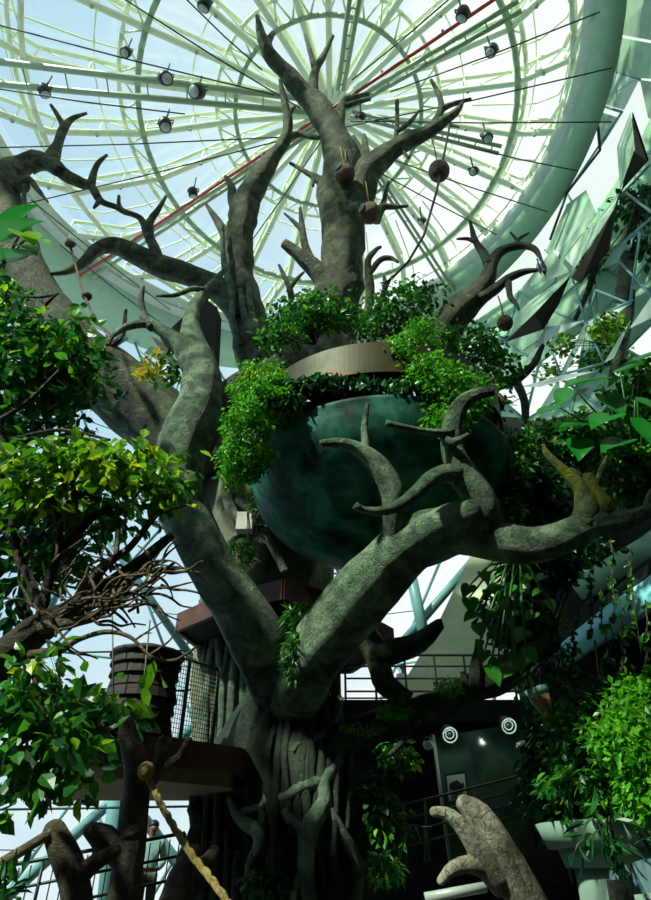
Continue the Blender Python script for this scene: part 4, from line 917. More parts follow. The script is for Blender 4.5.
# ================================================================ people
def skin_obj(name, J, E_, mat, parent, sub=2):
    """J: joint -> (Vector, radius)"""
    keys = list(J); off = ROOT[parent]
    me = bpy.data.meshes.new(name); me.from_pydata([tuple(J[k][0]-off) for k in keys], [(keys.index(a), keys.index(b)) for a, b in E_], [])
    o = bpy.data.objects.new(name, me); COL.objects.link(o); o.parent = parent; ROOT[o] = off
    me.materials.append(mat)
    sm = o.modifiers.new('skin', 'SKIN'); sm.use_smooth_shade = True
    for i, k in enumerate(keys):
        r = J[k][1]; r = r if isinstance(r, tuple) else (r, r)
        me.skin_vertices[0].data[i].radius = r
        me.skin_vertices[0].data[i].use_root = (i == 0)
    s = o.modifiers.new('sub', 'SUBSURF'); s.levels = sub; s.render_levels = sub
    return o
def person(label, base, face, top, legs, robe=False, H=1.74, fold=False):
    t = thing('person', label, 'person', base)
    Mz = Matrix.Rotation(face, 3, 'Z')
    k = H/1.74
    def W(x, y, z): return Vector(base)+Mz@Vector((x*k, y*k, z*k))
    J = {'pel': (W(0, 0, .95), (.13, .10)), 'sp': (W(0, .0, 1.12), (.125, .095)), 'ch': (W(0, .01, 1.30), (.15, .105)), 'nk0': (W(0, .02, 1.45), (.075, .07)), 'nk': (W(0, .005, 1.51), .052), 'hd': (W(0, -.01, 1.60), (.078, .092)), 'tp': (W(0, -.005, 1.68), (.07, .08))}
    E_ = [('pel', 'sp'), ('sp', 'ch'), ('ch', 'nk0'), ('nk0', 'nk'), ('nk', 'hd'), ('hd', 'tp')]
    hands = []
    for s, n in ((-1, 'l'), (1, 'r')):
        J[n+'sh'] = (W(s*.19, .01, 1.40), .062); J[n+'el'] = (W(s*.25, .03, 1.13), .046)
        if fold: J[n+'wr'] = (W(s*.14, -.20, 1.02), .033); J[n+'ha'] = (W(s*.06, -.25, 1.02), (.04, .022))
        else: J[n+'wr'] = (W(s*.25, -.06, .89), .032); J[n+'ha'] = (W(s*.245, -.09, .81), (.022, .042))
        J[n+'hp'] = (W(s*.09, 0, .90), .085); J[n+'kn'] = (W(s*.10, -.02, .50), .058); J[n+'an'] = (W(s*.10, .02, .09), .042); J[n+'to'] = (W(s*.12, -.15, .03), (.045, .03))
        E_ += [('ch', n+'sh'), (n+'sh', n+'el'), (n+'el', n+'wr'), (n+'wr', n+'ha'), ('pel', n+'hp'), (n+'hp', n+'kn'), (n+'kn', n+'an'), (n+'an', n+'to')]
        for f in range(4):
            d = (J[n+'ha'][0]-J[n+'wr'][0]).normalized(); side = Mz@Vector((0, 1, 0)) if not fold else Vector((0, 0, 1))
            b = J[n+'ha'][0]+side*(f-1.5)*.019
            J[n+'f%d' % f] = (b+d*.05, .009); J[n+'g%d' % f] = (b+d*(.085-.008*abs(f-1.2))+Mz@Vector((-s*.012, 0, 0)), .008)
            E_ += [(n+'ha', n+'f%d' % f), (n+'f%d' % f, n+'g%d' % f)]
        J[n+'t'] = (J[n+'ha'][0]+Mz@Vector((-s*.03, -.045, .01)), .010); E_.append((n+'ha', n+'t'))
    body = skin_obj('body', J, E_, M['skin'], t)
    S = {a: J[a] for a in ('pel', 'sp', 'ch', 'nk0')}
    S = {a: (p, (r[0]+.022, r[1]+.022)) for a, (p, r) in S.items()}; SE = [('pel', 'sp'), ('sp', 'ch'), ('ch', 'nk0')]
    for n in 'lr':
        S[n+'sh'] = (J[n+'sh'][0], .078); S[n+'el'] = (J[n+'el'][0], .062); S[n+'cf'] = (J[n+'wr'][0].lerp(J[n+'el'][0], .1), .05)
        SE += [('ch', n+'sh'), (n+'sh', n+'el'), (n+'el', n+'cf')]
    if robe:
        S['hem'] = (W(0, 0, .10), (.24, .20)); S['knee'] = (W(0, 0, .5), (.20, .16)); SE += [('pel', 'knee'), ('knee', 'hem')]
    skin_obj('robe' if robe else 'shirt', S, SE, top, t)
    if not robe:
        Tq = {'pel': (J['pel'][0]-Vector((0, 0, .02)), (.15, .12))}; TE = []
        for n in 'lr':
            Tq[n+'hp'] = (J[n+'hp'][0], .105); Tq[n+'kn'] = (J[n+'kn'][0], .078); Tq[n+'an'] = (J[n+'an'][0], .068); TE += [('pel', n+'hp'), (n+'hp', n+'kn'), (n+'kn', n+'an')]
        skin_obj('trousers', Tq, TE, legs, t)
    m = MB(); ball(m, W(0, .025, 1.675), .098*k, .95, 1.05, .85, 14, M=Mz); m.build('hair', M['hair'], t)
    m = MB(); tube(m, [(W(0, -.088, 1.625), .010), (W(0, -.112, 1.592), .016)], 8, step=0); m.build('nose', M['skin'], t)
    for s in (-1, 1):
        m = MB(); ball(m, W(s*.033, -.088, 1.622), .011*k, seg=8); m.build('eye', M['black'], t)
        m = MB(); ball(m, W(s*.088, .0, 1.605), .028*k, .4, .7, 1.1, 8, M=Mz); m.build('ear', M['skin'], t)
    m = MB(); tube(m, [(W(-.025, -.096, 1.555), .006), (W(0, -.104, 1.553), .008), (W(.025, -.096, 1.555), .006)], 6, step=0); m.build('mouth', M['clay'], t)
    return t
pb = at(152, 840, 12.6); pb.z = zb
person('person in a pale teal shirt standing behind the lower left railing, arms folded', pb, .25, M['shirt'], M['trouser'], fold=True)
pw = at(403, 664, 17.2); zw = pw.z-1.74; pw.z = zw
person('person in a long white robe standing on the walkway behind the stub limb', pw, .5, M['robe'], M['robe'], robe=True)
# upper walkway, its railing and the dark exhibit below
def sx_(px, Y, z=0): p = at(px, 660, Y); p.z = z; return p
m = MB(); prism(m, [Vector((.3, 14.0, zw-.3)), Vector((9.2, 14.0, zw-.3)), Vector((9.2, 18.6, zw-.3)), Vector((.3, 18.6, zw-.3))], .3, (0, 0, 1)); struct(m.build('floor_walkway', M['darkwall'], smooth=False))
railing('walkway_railing', 'dark railing on the upper walkway in front of the white robed person', [Vector((.45, 14.15, zw)), Vector((3.2, 14.15, zw)), Vector((7.5, 14.15, zw))], 1.1, 9, (.3, .58, .85, 1.1), 'railp', .022)
railing('walkway_railing', 'second railing along the far side of the upper walkway', [Vector((.45, 18.4, zw)), Vector((4.6, 18.4, zw))], 1.1, 5, (.3, .58, .85, 1.1), 'rail', .02)
m = MB(); box(m, (5.5, 17.2, 2.3), 14, .3, 4.6); struct(m.build('wall_exhibit', M['darkwall'], smooth=False))

m = MB(); prism(m, [Vector((.3, 13.95, zw-.35)), Vector((6.5, 13.95, zw-.35)), Vector((6.5, 13.95, zw+.08)), Vector((.3, 13.95, zw+.08))], .12, (0, 1, 0)); struct(m.build('trim_8', M['darkwall'], smooth=False))
# ---------------- dark glass exhibit under the walkway
t = thing('exhibit_glass', 'large dark green glass pane under the walkway with a pale edge post', 'glass panel', at(440, 800, 13.6))
m = MB(); prism(m, [at(435, 737, 13.6), at(528, 722, 13.9), at(528, 860, 13.9), at(452, 878, 13.6)], .1, (0, 1, 0)); m.build('pane', M['tank'], t, smooth=False)
m = MB(); bar(m, at(433, 735, 13.5), at(452, 875, 13.5), .035, 8); m.build('edge_post', M['ring'], t, label='pale metal edge post')
for (x, y, lab) in ((450, 735, 'round grey ring on the ceiling above the fish sign'), (509, 726, 'round grey ring right of the other, above the dark glass')):
    c = at(x, y, 13.2); t = thing('ceiling_ring', lab, 'ceiling ring', c, 'round ceiling rings')
    q = Matrix.Rotation(math.radians(112), 3, 'X'); s = mpp(x, y, 13.2)
    m = MB(); torus(m, c, 7*s, .9*s, q); m.build('outer_ring', M['ring'], t)
    m = MB(); torus(m, c+Vector((0, .03, .02)), 4.2*s, .7*s, q); m.build('inner_ring', M['ring'], t)
    m = MB(); lathe(m, [(7*s, -.3), (7*s, -.04)], c, 20, q); m.build('housing', M['black'], t)
    ld = bpy.data.lights.new('added_ring_fill', 'POINT'); lo = bpy.data.objects.new('added_ring_fill', ld); COL.objects.link(lo)  # added fill light at each ring, brightens the fish sign
    ld.energy = 5; ld.color = (.8, 1, .85); ld.shadow_soft_size = .06; lo.location = c+Vector((0, -.25, -.05))
#FILL LIGHTS
c = at(456.5, 787, 13.3); s = mpp(456, 787, 13.3)
t = thing('fish_sign', 'framed pale sign with a dark fish picture on the dark glass', 'sign', c)
m = MB(); prism(m, [at(x, y, 13.35) for x, y in ((445, 774), (466, 771), (469, 800), (448, 803))], .04, (0, 1, 0)); m.build('frame', M['black'], t, smooth=False)
m = MB(); prism(m, [at(x, y, 13.32) for x, y in ((446.5, 776), (464.5, 773.5), (467.5, 798.5), (449.5, 801.5))], .03, (0, 1, 0)); m.build('sheet', M['paper'], t, smooth=False)
m = MB(); ball(m, at(456, 786, 13.29), .115, 1.15, .08, .75, 14)
prism(m, [at(x, y, 13.28) for x, y in ((460.5, 785), (464, 781.5), (463.6, 788))], .02, (0, 1, 0)); prism(m, [at(x, y, 13.28) for x, y in ((454, 782.5), (457, 779.5), (459.5, 782.5))], .02, (0, 1, 0))
prism(m, [at(x, y, 13.28) for x, y in ((454, 789), (459, 789), (456, 791.5))], .02, (0, 1, 0)); m.build('fish_print', M['fish'], t)
m = MB()
for y in (792.5, 794.5, 796.5): strip(m, at(451, y+.6, 13.29), at(463, y-1, 13.29), .01, .012)
ln = m.build('caption_line', M['fish'], t, smooth=False)
railing('exhibit_railing', 'olive railing low in front of the dark glass', [at(385, 873, 12.4), at(430, 862, 12.4), at(528, 834, 12.8)], .92, 5, (.3, .5, .7, .92), 'railp', .018)
c = at(424, 834, 11.8)
t = thing('brass_lantern', 'small green brass cup lamp standing left of the driftwood log', 'lamp', c-Vector((0, 0, .4)))
m = MB(); lathe(m, [(.02, -.4), (.05, -.38), (.02, -.34), (.02, -.15), (.07, -.1), (.12, .05), (.13, .08), (.11, .08), (.06, -.05)], c, 16); m.build('cup', M['brass'], t)
m = MB(); lathe(m, [(.14, .075), (.15, .09), (.14, .105), (.12, .09)], c, 16); m.build('rim', M['brass'], t)
c = at(428, 745, 12.6); t = thing('wall_lamp', 'small pale globe lamp left of the dark glass', 'lamp', c)
m = MB(); ball(m, c, .10, 1, 1, .9, 14); m.build('globe', M['robe'], t); m = MB(); bar(m, c, c+Vector((0, .5, .15)), .02); lathe(m, [(.07, .08), (.05, .14), (.01, .15)], c, 12); m.build('bracket', M['black'], t)
# cone lamp
c = at(541, 700, 9.2); s = mpp(541, 700, 9.2)
t = thing('cone_lamp', 'tan cone with a turquoise rim hanging among the vines above the glass', 'lamp', c)
q = Matrix.Rotation(-.25, 3, 'Y')
m = MB(); lathe(m, [(.03, -.32), (.05, -.3), (.15, .05), (.135, .05), (.04, -.28)], c, 20, q); m.build('cone', M['shade'], t)
m = MB(); lathe(m, [(.15, .05), (.18, .17), (.165, .17), (.135, .05), (.15, .05)], c, 20, q); m.build('rim', M['turq'], t)
m = MB(); bar(m, c+Vector((.05, .0, .15)), c+Vector((.3, .5, .8)), .02); m.build('arm', M['black'], t)
# driftwood in the foreground
t = thing('driftwood_log', 'pale cracked forked driftwood log in the right foreground', 'log', at(527, 905, 5))
lm('log', [(550, 950, 5, 42), (528, 902, 5, 38), (510, 870, 5, 37), (494, 840, 5, 33), (478, 815, 5, 26), (463, 803, 5, 15)], 'drift', t, 24, .09, True, ridge=.03)
lm('branch', [(505, 885, 5, 28), (486, 862, 4.95, 28), (474, 842, 4.9, 22), (458, 822, 4.9, 16), (445, 813, 4.9, 12), (434, 812, 4.9, 10)], 'drift', t, 16, .09, True)
lm('branch', [(488, 868, 4.97, 24), (470, 864, 4.9, 17), (453, 868, 4.9, 13), (441, 881, 4.9, 9)], 'drift', t, 14, .09, True)
t = thing('cut_stump', 'small pale cut stump at the bottom right corner', 'stump', at(622, 910, 5.2))
lm('trunk', [(628, 930, 5.2, 26), (622, 900, 5.2, 26), (618, 880, 5.2, 24)], 'drift', t, 16, .08)
m = MB(); bar(m, at(425, 898, 8), at(486, 887, 8), .05, 8); tag(m.build('pipe', M['ring'], loc=at(425, 898, 8)), 'pale grey pipe lying low behind the driftwood log', 'pipe')

# ================================================================ right side balconies
def fascia(name, mat, up, lo, th=.25, deep=3.5, slabmat='darkwall'):
    """curved band from (px,py,Y) lists, top and bottom edge"""
    n = len(up); m = MB(); V = []
    for (a, b) in zip(up, lo):
        p = at(*a); q = at(*b); o = Vector((.6, .8, 0))
        V += [p, q, q+o*th, p+o*th]
    Fs = [(i*4+k, i*4+(k+1) % 4, i*4+4+(k+1) % 4, i*4+4+k) for i in range(n-1) for k in range(4)]+[(0, 1, 2, 3), ((n-1)*4+3, (n-1)*4+2, (n-1)*4+1, (n-1)*4)]
    m.add(V, Fs); return struct(m.build(name, M[mat]))
fascia('trim_5', 'mintfas', [(520, 608, 14.2), (560, 583, 13), (600, 562, 11.8), (640, 538, 10.8), (680, 508, 9.8)], [(525, 636, 14.2), (560, 612, 13), (600, 590, 11.8), (640, 564, 10.8), (680, 534, 9.8)])
fascia('trim_6', 'bluefas', [(553, 651, 12.6), (575, 631, 12), (606, 606, 11.2), (640, 583, 10.4), (680, 552, 9.6)], [(556, 671, 12.6), (577, 656, 12), (606, 637, 11.2), (640, 614, 10.4), (680, 584, 9.6)])
fascia('trim_7', 'mintfas', [(565, 548, 13.4), (585, 536, 12.8), (600, 528, 12.4)], [(568, 578, 13.4), (585, 567, 12.8), (598, 560, 12.4)])
m = MB(); P = [at(553, 648, 12.8), at(606, 606, 11.4), at(680, 552, 9.8)]; 
prism(m, [P[0], P[1], P[2], P[2]+Vector((4, 3, 0)), P[0]+Vector((5, 5, 0))], .2, (0, 0, 1)); struct(m.build('floor_balcony', M['darkwall'], smooth=False))
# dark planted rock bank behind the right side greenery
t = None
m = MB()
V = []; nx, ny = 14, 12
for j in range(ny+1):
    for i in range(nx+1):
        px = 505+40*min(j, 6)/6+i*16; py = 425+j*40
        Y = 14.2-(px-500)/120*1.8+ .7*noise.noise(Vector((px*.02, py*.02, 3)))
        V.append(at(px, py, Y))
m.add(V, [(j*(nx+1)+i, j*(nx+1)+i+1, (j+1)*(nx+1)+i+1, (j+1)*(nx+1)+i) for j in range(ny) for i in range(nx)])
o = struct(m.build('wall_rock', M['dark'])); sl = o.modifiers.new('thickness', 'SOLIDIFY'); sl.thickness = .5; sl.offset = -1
# tiered planter, lower right
c = at(640, 850, 9.3); c.z = 0
t = thing('tiered_planter', 'round grey-green concrete planter in stepped tiers under the bright bush', 'planter', c)
zz = [at(640, y, 8.3).z for y in (818, 846, 868, 892)]
m = MB(); lathe(m, [(1.13, zz[1]), (1.25, zz[0]), (1.15, zz[0]), (1.0, zz[0]-.1)], c, 48); m.build('tier', M['tier'], t)
m = MB(); lathe(m, [(.95, zz[2]), (1.02, zz[1]+.02), (.8, zz[1]+.02)], c, 48); m.build('tier', M['tier'], t)
m = MB(); lathe(m, [(.85, 0), (.85, zz[2]+.02), (.8, zz[2]+.02)], c, 48); m.build('tier', M['tier'], t)
m = MB(); prism(m, [at(612, 868, 8.0), at(660, 856, 7.8), at(660, 892, 7.8), at(612, 897, 8.0)], .08, (0, 1, 0)); m.build('metal_sheet', M['bluegrey'], t, smooth=False, label='blue-grey streaked metal sheet')
m = MB(); lathe(m, [(1.05, zz[0]-.08), (.01, zz[0])], c, 32); m.build('soil', M['soil'], t)

# ================================================================ foliage, right
bush('bright_bush', 'bright green bush cascading at the lower right edge', 'bush', [(640, 708, 7.6, 28, 26, .5, 1900), (634, 745, 7.4, 30, 28, .5, 1900), (642, 790, 7.4, 18, 26, .4, 1000), (606, 740, 7.7, 14, 20, .3, 500), (655, 692, 7.8, 20, 18, .4, 400)], 'lf_fern', (640, 812, 7.9), 'small', .10, droop=.5, clump=220)
def bigplant(label, spots, root, size=.55, mat='lf_big', kind='heart', cat='plant', group=None, name='philodendron'):
    base = at(*root); t = thing(name, label, cat, base, group)
    for (px, py, Y, s, dx, dz) in spots:
        e = at(px, py, Y)
        m = MB(); mid = base.lerp(e, .6)+Vector((0, 0, .15)); tube(m, [(base, .025), (mid, .02), (e, .012)], 6, step=0); st = m.build('stem', M['lf_mid'], t)
        m = MB(); T = np.array([[dx, -.25, dz]]); N = np.array([[-dx*.2, -.55, .75]])
        leaves(m, np.array([tuple(e)]), T, N, np.array([s*size]), kind); m.build('leaf', M[mat], t)
    return t
bigplant('large heart-leaved climber with broad leaves above the mossy branch fork', [(600, 380, 8.4, 1.6, -.9, -.25), (575, 390, 8.6, 1.3, -.7, -.6), (620, 372, 8.3, 1.3, .8, .3), (640, 360, 8.2, 1.4, .9, .35), (560, 408, 8.7, 1.1, -.9, -.3), (612, 415, 8.3, 1.3, -.6, -.4), (635, 400, 8.2, 1.3, .6, -.6), (590, 425, 8.5, 1.2, -.9, -.1), (648, 420, 8.2, 1.3, -.2, -.9), (625, 440, 8.3, 1.2, -.8, -.4), (605, 395, 8.4, 1.2, .2, -.9), (580, 440, 8.6, 1., -.3, -.8)], (640, 470, 8.8), .5)
bigplant('split-leaf climber with bright lobed leaves hanging below the right limb', [(x, y, 8.2+.3*math.sin(x), .9+.3*math.sin(y), -.5+.8*math.sin(x*3+y), -.8) for x, y in ((490, 575), (480, 600), (500, 600), (512, 585), (475, 625), (492, 625), (508, 620), (522, 600), (485, 650), (470, 585), (530, 575), (505, 645), (525, 630), (540, 590), (498, 660), (515, 655), (482, 572), (487, 590), (497, 612), (517, 610), (503, 632), (480, 640), (490, 668), (512, 668), (526, 648), (535, 612), (548, 600), (476, 612), (469, 598), (500, 585), (522, 578), (545, 575))], (520, 560, 8.6), .21, 'lf_mid')
def fill(label, blobs, mat, root, size=.2, kind='leaf', name='climbing_plant', clump=60, group='climbing plants on the right bank'):
    return bush(name, label, 'climbing plant', blobs, mat, root, kind, size, group, .5, clump)
fill('mass of mid green leaves filling the bank above the mossy branch fork', [(610, 440, 9.6, 60, 36, .6, 1100), (560, 450, 9.9, 36, 30, .5, 600), (640, 400, 9.4, 34, 40, .5, 700), (635, 480, 9.2, 34, 30, .5, 500)], 'lf_mid', (600, 490, 10.4), .2)
fill('dark leaves between the bowl and the mossy branch fork', [(520, 490, 9.4, 30, 34, .6, 900), (545, 500, 9.6, 36, 30, .5, 700), (510, 520, 9.2, 24, 16, .4, 400)], 'lf_dark', (530, 530, 10.2), .17)
fill('bright leaves just right of the bowl edge', [(512, 480, 8.8, 14, 40, .4, 500), (505, 508, 8.7, 16, 14, .3, 260), (518, 440, 9, 14, 16, .3, 260)], 'lf_mid', (515, 520, 9.4), .12)
fill('bright fresh leaves high above the right limb near the edge', [(628, 455, 8.9, 30, 12, .4, 300), (640, 435, 8.9, 20, 10, .3, 200)], 'lf_fern', (640, 470, 9.3), .13)
fill('yellow-green shrub seen through the faceted wall', [(606, 326, 13.6, 12, 12, .5, 220), (562, 345, 13.8, 6, 8, .3, 80)], 'lf_bright', (608, 345, 14.2), .22)
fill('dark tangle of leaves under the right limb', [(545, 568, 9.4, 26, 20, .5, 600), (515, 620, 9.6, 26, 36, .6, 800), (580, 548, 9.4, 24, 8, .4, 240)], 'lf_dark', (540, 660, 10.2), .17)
fill('small-leaved ivy over the left end of the blue balcony', [(540, 625, 10.4, 18, 26, .4, 360), (536, 685, 10, 18, 18, .4, 260), (580, 700, 9.8, 28, 20, .4, 500), (562, 648, 10.3, 12, 12, .3, 60)], 'lf_mid', (550, 690, 10.8), .13)
fill('dark hanging leaves beside the bright bush', [(575, 740, 8.8, 22, 32, .4, 500), (565, 785, 8.8, 20, 24, .4, 300), (596, 785, 8.4, 22, 22, .4, 340), (570, 712, 9.2, 26, 16, .4, 300)], 'lf_mid', (580, 825, 9.2), .15)
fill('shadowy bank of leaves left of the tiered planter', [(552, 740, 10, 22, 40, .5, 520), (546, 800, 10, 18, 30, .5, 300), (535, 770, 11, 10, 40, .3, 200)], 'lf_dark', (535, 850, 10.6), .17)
fill('dark palm-like leaves at the foot of the bright bush', [(606, 838, 7.6, 14, 12, .3, 50)], 'lf_dark', (615, 842, 8.2), .26, 'long')
fill('dark plants in the shadow right of the trunk', [(372, 800, 10.6, 16, 16, .4, 300), (385, 820, 10.6, 20, 20, .4, 260), (395, 760, 10.8, 14, 14, .3, 200)], 'lf_mid', (380, 850, 11.2), .15, 'leaf')
# ivy strands hanging over the balconies
k = 0
for (x, y0, y1, Y, lab) in ((590, 545, 640, 9.6, 'first ivy strand left of the edge, crossing both balconies'), (612, 540, 665, 9.2, 'ivy strand hanging across the middle of the blue balcony'), (630, 548, 640, 9.0, 'ivy strand near the right edge over the blue balcony'), (604, 590, 690, 9.2, 'long ivy strand below the blue balcony'),
                          (622, 600, 700, 9.0, 'long ivy strand right of the longest one below the blue balcony'), (645, 600, 690, 8.8, 'ivy strand at the right edge below the blue balcony'), (575, 600, 690, 9.8, 'ivy strand over the left tip of the blue balcony'), (560, 590, 700, 10, 'leftmost ivy strand beside the blue balcony')):
    t = thing('ivy_strand', lab, 'ivy', at(x, y0, Y), 'ivy strands over the balconies')
    n = 9; C = [at(x+R.uniform(-3, 3), y0+(y1-y0)*i/n, Y+R.uniform(-.05, .05)) for i in range(n+1)]
    m = MB(); tube(m, [(c, .012) for c in C], 5, step=.0); m.build('stem', M['brown'], t)
    P = []; 
    for i in range(34):
        f = R.random()*n; j = min(int(f), n-1); P.append(C[j].lerp(C[j+1], f-j))
    P = np.array([tuple(p) for p in P]); T = NR.normal(size=(34, 3)); T[:, 2] -= .8; N = NR.normal(size=(34, 3))*.4; N[:, 1] -= .8
    m = MB(); leaves(m, P, T, N, NR.uniform(.06, .12, 34), 'heart'); m.build('foliage', M['lf_mid'], t, smooth=False)
for (x, y0, y1, Y, lab) in ((630, 560, 655, 9.4, 'bare brown aerial root hanging in front of the blue balcony'), (518, 560, 700, 9.3, 'bare brown aerial root hanging under the right limb'), (500, 560, 640, 9.2, 'short bare aerial root under the right limb'), (595, 640, 720, 9.2, 'bare aerial root below the blue balcony')):
    m = MB(); tube(m, [(at(x, y0, Y), .015), (at(x+4, (y0+y1)/2, Y), .014), (at(x+12, y1, Y), .012)], 5, step=0); tag(m.build('aerial_root', M['brown'], loc=at(x, y0, Y)), lab, 'aerial root')

# ================================================================ leafy tree, left foreground
t = thing('leafy_tree', 'leafy tree with bare tangled twigs leaning in from the left edge', 'tree', at(-15, 680, 5.4))
def lb(L, tw=(), name='branch', mat='twig', seg=10):
    m = MB(); tube(m, pts(L), seg, .14, 0, 5, 3, step=.5); o = m.build(name, M[mat], t)
    for T in tw:
        b = MB(); tube(b, pts(T), 7, .12, 0, 5, 3, step=.6); b.build('twig', M[mat], o)
    return o
lb([(-40, 690, 5.5, 44), (-8, 668, 5.4, 40), (20, 644, 5.35, 33), (48, 622, 5.3, 28), (80, 606, 5.3, 22), (110, 585, 5.3, 17), (140, 562, 5.3, 13), (172, 535, 5.3, 8)], name='trunk', mat='brown', seg=14)
lb([(38, 628, 5.3, 12), (46, 590, 5.3, 11), (57, 558, 5.25, 10), (70, 540, 5.2, 9), (90, 520, 5.2, 7), (118, 504, 5.2, 4)], [[(60, 550, 5.2, 7), (60, 525, 5.2, 6), (52, 500, 5.1, 5), (38, 478, 5.1, 3)]], mat='brown')
lb([(44, 612, 5.35, 10), (30, 580, 5.4, 9), (18, 555, 5.4, 8), (12, 525, 5.4, 6), (10, 495, 5.4, 4)], mat='brown')
lb([(70, 612, 5.25, 14), (96, 575, 5.2, 12), (112, 560, 5.15, 9), (130, 547, 5.15, 7), (152, 520, 5.1, 6), (175, 493, 5.1, 4)], [[(116, 556, 5.1, 6), (118, 530, 5.1, 5), (116, 505, 5.1, 3)]])
lb([(40, 628, 5.2, 12), (75, 622, 5.15, 11), (102, 612, 5.1, 9), (130, 580, 5.1, 7), (150, 571, 5.1, 5), (180, 568, 5.1, 3)], [[(108, 606, 5.1, 5), (140, 588, 5.05, 4), (175, 562, 5, 3)]])
lb([(30, 655, 5.2, 9), (60, 650, 5.1, 8), (78, 640, 5.05, 5), (105, 632, 5, 5), (130, 637, 5, 4), (152, 657, 5, 3), (175, 660, 5, 3), (197, 646, 5, 2)], [[(150, 655, 5, 2.5), (170, 640, 5, 2), (178, 625, 5, 1.5)], [(135, 640, 5, 2.5), (150, 630, 5, 2), (168, 618, 5, 1.5)], [(188, 655, 5, 2), (196, 660, 5, 1.5)]], mat='twig')
for k in range(46):
    x0 = R.uniform(40, 165); y0 = 640-(x0-40)*.5+R.uniform(-22, 12); Y0 = R.uniform(4.9, 5.3)
    a = R.uniform(-.5, 1.4); L = [(x0, y0, Y0, 3.2)]; x, y = x0, y0
    for s in range(4):
        a += R.uniform(-.7, .7); x += 13*math.cos(a); y -= 11*math.sin(a); L.append((min(x, 203), y, Y0+R.uniform(-.1, .1), 3-s*.5))
    lb(L, seg=6, name='twig')
for k in range(40):
    x0 = R.uniform(15, 150); y0 = R.uniform(500, 625); Y0 = R.uniform(4.95, 5.4); a = R.uniform(.2, 2.2); x, y = x0, y0; L = [(x0, y0, Y0, 3)]
    for s in range(4):
        a += R.uniform(-.6, .6); x += 14*math.cos(a); y -= 13*math.sin(a); L.append((min(x, 200), y, Y0+R.uniform(-.1, .1), 2.8-s*.5))
    lb(L, seg=6, name='twig')
for L in ([(-10, 350, 5.6, 6), (20, 330, 5.5, 5), (45, 305, 5.5, 4), (58, 293, 5.4, 2)], [(0, 420, 5.4, 6), (30, 400, 5.4, 5), (60, 370, 5.3, 4), (80, 350, 5.3, 3)], [(10, 440, 5.2, 4), (60, 430, 5.1, 4), (110, 440, 5, 3)], [(5, 500, 5.3, 8), (2, 440, 5.5, 8), (-4, 380, 5.6, 8)], [(28, 660, 5, 4), (40, 700, 4.9, 4), (46, 740, 4.9, 3), (38, 770, 4.9, 2)], [(0, 690, 5.1, 4), (10, 720, 5, 4), (14, 760, 5, 3)], [(60, 650, 5, 4), (58, 690, 5, 3), (50, 735, 5, 2)], [(20, 296, 5.6, 3), (40, 297, 5.5, 3), (58, 294, 5.5, 2)]):
    lb(L, mat='brown', seg=7)
def lfol(mat, blobs, size, clump=50, kind='leaf'):
    m = MB()
    for (px, py, Y, rx, ry, dep, n) in blobs: foliage(m, px, py, Y, rx, ry, dep, n, size, kind, .45, .6, clump)
    m.build('foliage', M[mat], t, smooth=False)
lfol('lf_mid', [(40, 350, 5.6, 58, 50, .5, 620), (10, 400, 5.7, 40, 60, .5, 420), (75, 370, 5.5, 34, 36, .4, 300), (10, 310, 5.7, 26, 30, .4, 220)], .17)
lfol('lf_dark', [(30, 400, 6.2, 60, 60, .4, 480), (24, 530, 6.0, 46, 50, .5, 330), (95, 515, 6.2, 36, 26, .4, 100), (14, 600, 6.0, 30, 30, .4, 90)], .2)
lfol('lf_bright', [(60, 460, 5.0, 58, 24, .4, 330), (120, 470, 5.0, 50, 26, .4, 330), (165, 480, 5.0, 26, 24, .3, 120), (40, 500, 5.1, 44, 24, .3, 140)], .16)
lfol('lf_mid', [(90, 510, 5.4, 60, 30, .4, 300), (30, 480, 5.5, 44, 30, .4, 220), (60, 560, 5.7, 50, 30, .4, 130)], .16)
lfol('lf_mid', [(30, 735, 4.9, 40, 36, .4, 230), (62, 765, 4.9, 22, 26, .3, 90), (12, 785, 4.9, 18, 20, .3, 50), (20, 690, 5, 30, 26, .3, 110)], .17, 36)
lfol('lf_bright', [(30, 670, 4.9, 20, 16, .2, 26), (110, 690, 5, 20, 6, .2, 16), (55, 745, 4.8, 26, 14, .2, 30), (152, 655, 4.9, 8, 5, .1, 5), (14, 300, 5.4, 16, 14, .2, 30), (60, 330, 5.3, 14, 10, .2, 24)], .17, 12)
bigplant('broad glossy leaves reaching in at the upper left edge', [(-6, 238, 6.2, 2.0, .75, .25), (-4, 262, 6.2, 1.7, .8, .1), (20, 245, 6.0, 1.2, .75, -.6), (5, 225, 6.3, 1.5, .6, .5), (-5, 290, 6.2, 1.2, .7, -.5)], (-25, 300, 6.6), .42, group=None, name='broad_leaf_plant')
bigplant('bright yellow-green heart leaves just below the broad glossy leaves', [(22, 232, 5.9, 1.3, .6, -.7), (30, 238, 5.9, 1.1, .8, -.4), (-2, 282, 6, 1.1, .5, -.6)], (5, 262, 6.3), .42, mat='lf_bright', name='heart_leaf_plant')
bush('bottom_palm', 'dark strappy leaves in the bottom left corner', 'plant', [(4, 893, 5, 14, 10, .2, 34)], 'lf_mid', (0, 910, 5.2), 'long', .2, droop=-.3, stem=False)
bush('fallen_foliage', 'dark leafy branch debris lying on the lower platform left of the hut', 'plant', [(50, 712, 7.6, 56, 14, .4, 300), (110, 722, 8.2, 40, 10, .4, 220)], 'lf_dark', (70, 725, 8), 'leaf', .2)
t = thing('deadwood_bundle', 'dark rounded bundle of branches at the left end of the lower platform', 'branch bundle', at(85, 745, 8))
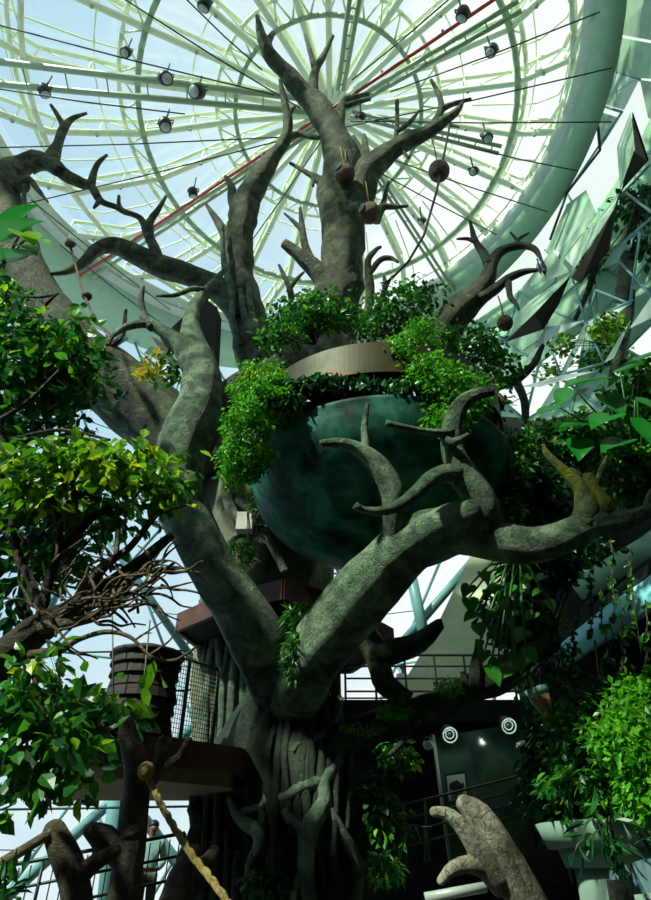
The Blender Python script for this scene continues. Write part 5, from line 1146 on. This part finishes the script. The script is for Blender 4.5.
lm('bundle', [(20, 700, 8, 34), (55, 720, 8, 44), (85, 738, 8, 40), (105, 748, 8.1, 24)], 'brown', t, 18, .2, True)
lm('stick', [(0, 694, 7.7, 8), (50, 706, 7.6, 8), (105, 716, 7.7, 5)], 'brown', t, 8); lm('stick', [(20, 730, 7.5, 6), (60, 722, 7.5, 6), (106, 722, 7.6, 4)], 'brown', t, 8)

# planting seen through the faceted wall
t = thing('palm_trunk', 'pale banded palm trunk seen through the faceted wall near the right edge', 'palm', atc(624, 305, 14.5))
m = MB(); L = [(atc(622+k*.6, 302-k*4.2, 14.5), (.34 if k % 2 else .27)) for k in range(13)]
tube(m, L, 14, .05, step=0); m.build('trunk', M['rock'], t)
for (x0, y0, x1, y1, w, lab) in ((612, 380, 632, 290, 9, 'dark slanting trunk seen through the faceted wall above the big leaves'), (598, 250, 575, 320, 6, 'thin dark trunk seen through the facets under the middle fin'), (640, 200, 615, 255, 8, 'dark trunk seen through the facets below the upright fin')):
    m = MB(); a, b = atc(x0, y0, 14.4), atc(x1, y1, 14.6); s_ = (a-CAM).length/F*w/2
    tube(m, [(a, s_), (a.lerp(b, .5)+Vector((.15, 0, 0)), s_*.9), (b, s_*.7)], 12, .15, step=.4)
    tag(m.build('slanting_trunk', M['barkd'], loc=a), lab, 'trunk', 'trunks behind the facets')
fill('brown and green tangle behind the facets right of the middle fin', [(632, 205, atc(632, 205, 14.8).y, 18, 20, .6, 260), (645, 250, atc(645, 250, 14.8).y, 12, 14, .5, 120)], 'lf_dark', (640, 235, atc(640, 235, 15.1).y), .34, group='plants seen through the facets')
fill('dark bushy plants behind the facets left of the palm trunk', [(594, 264, atc(594, 264, 15.1).y, 12, 12, .3, 170), (600, 358, atc(600, 358, 14.8).y, 18, 10, .5, 160)], 'lf_mid', (596, 285, atc(596, 285, 15.1).y), .3, group='plants seen through the facets')
fill('yellow-green leaves showing between the lower facets', [(615, 345, atc(615, 345, 14.8).y, 14, 16, .4, 160), (550, 372, atc(550, 372, 14.8).y, 14, 10, .4, 120)], 'lf_bright', (610, 365, atc(610, 365, 15.1).y), .26, group='plants seen through the facets')
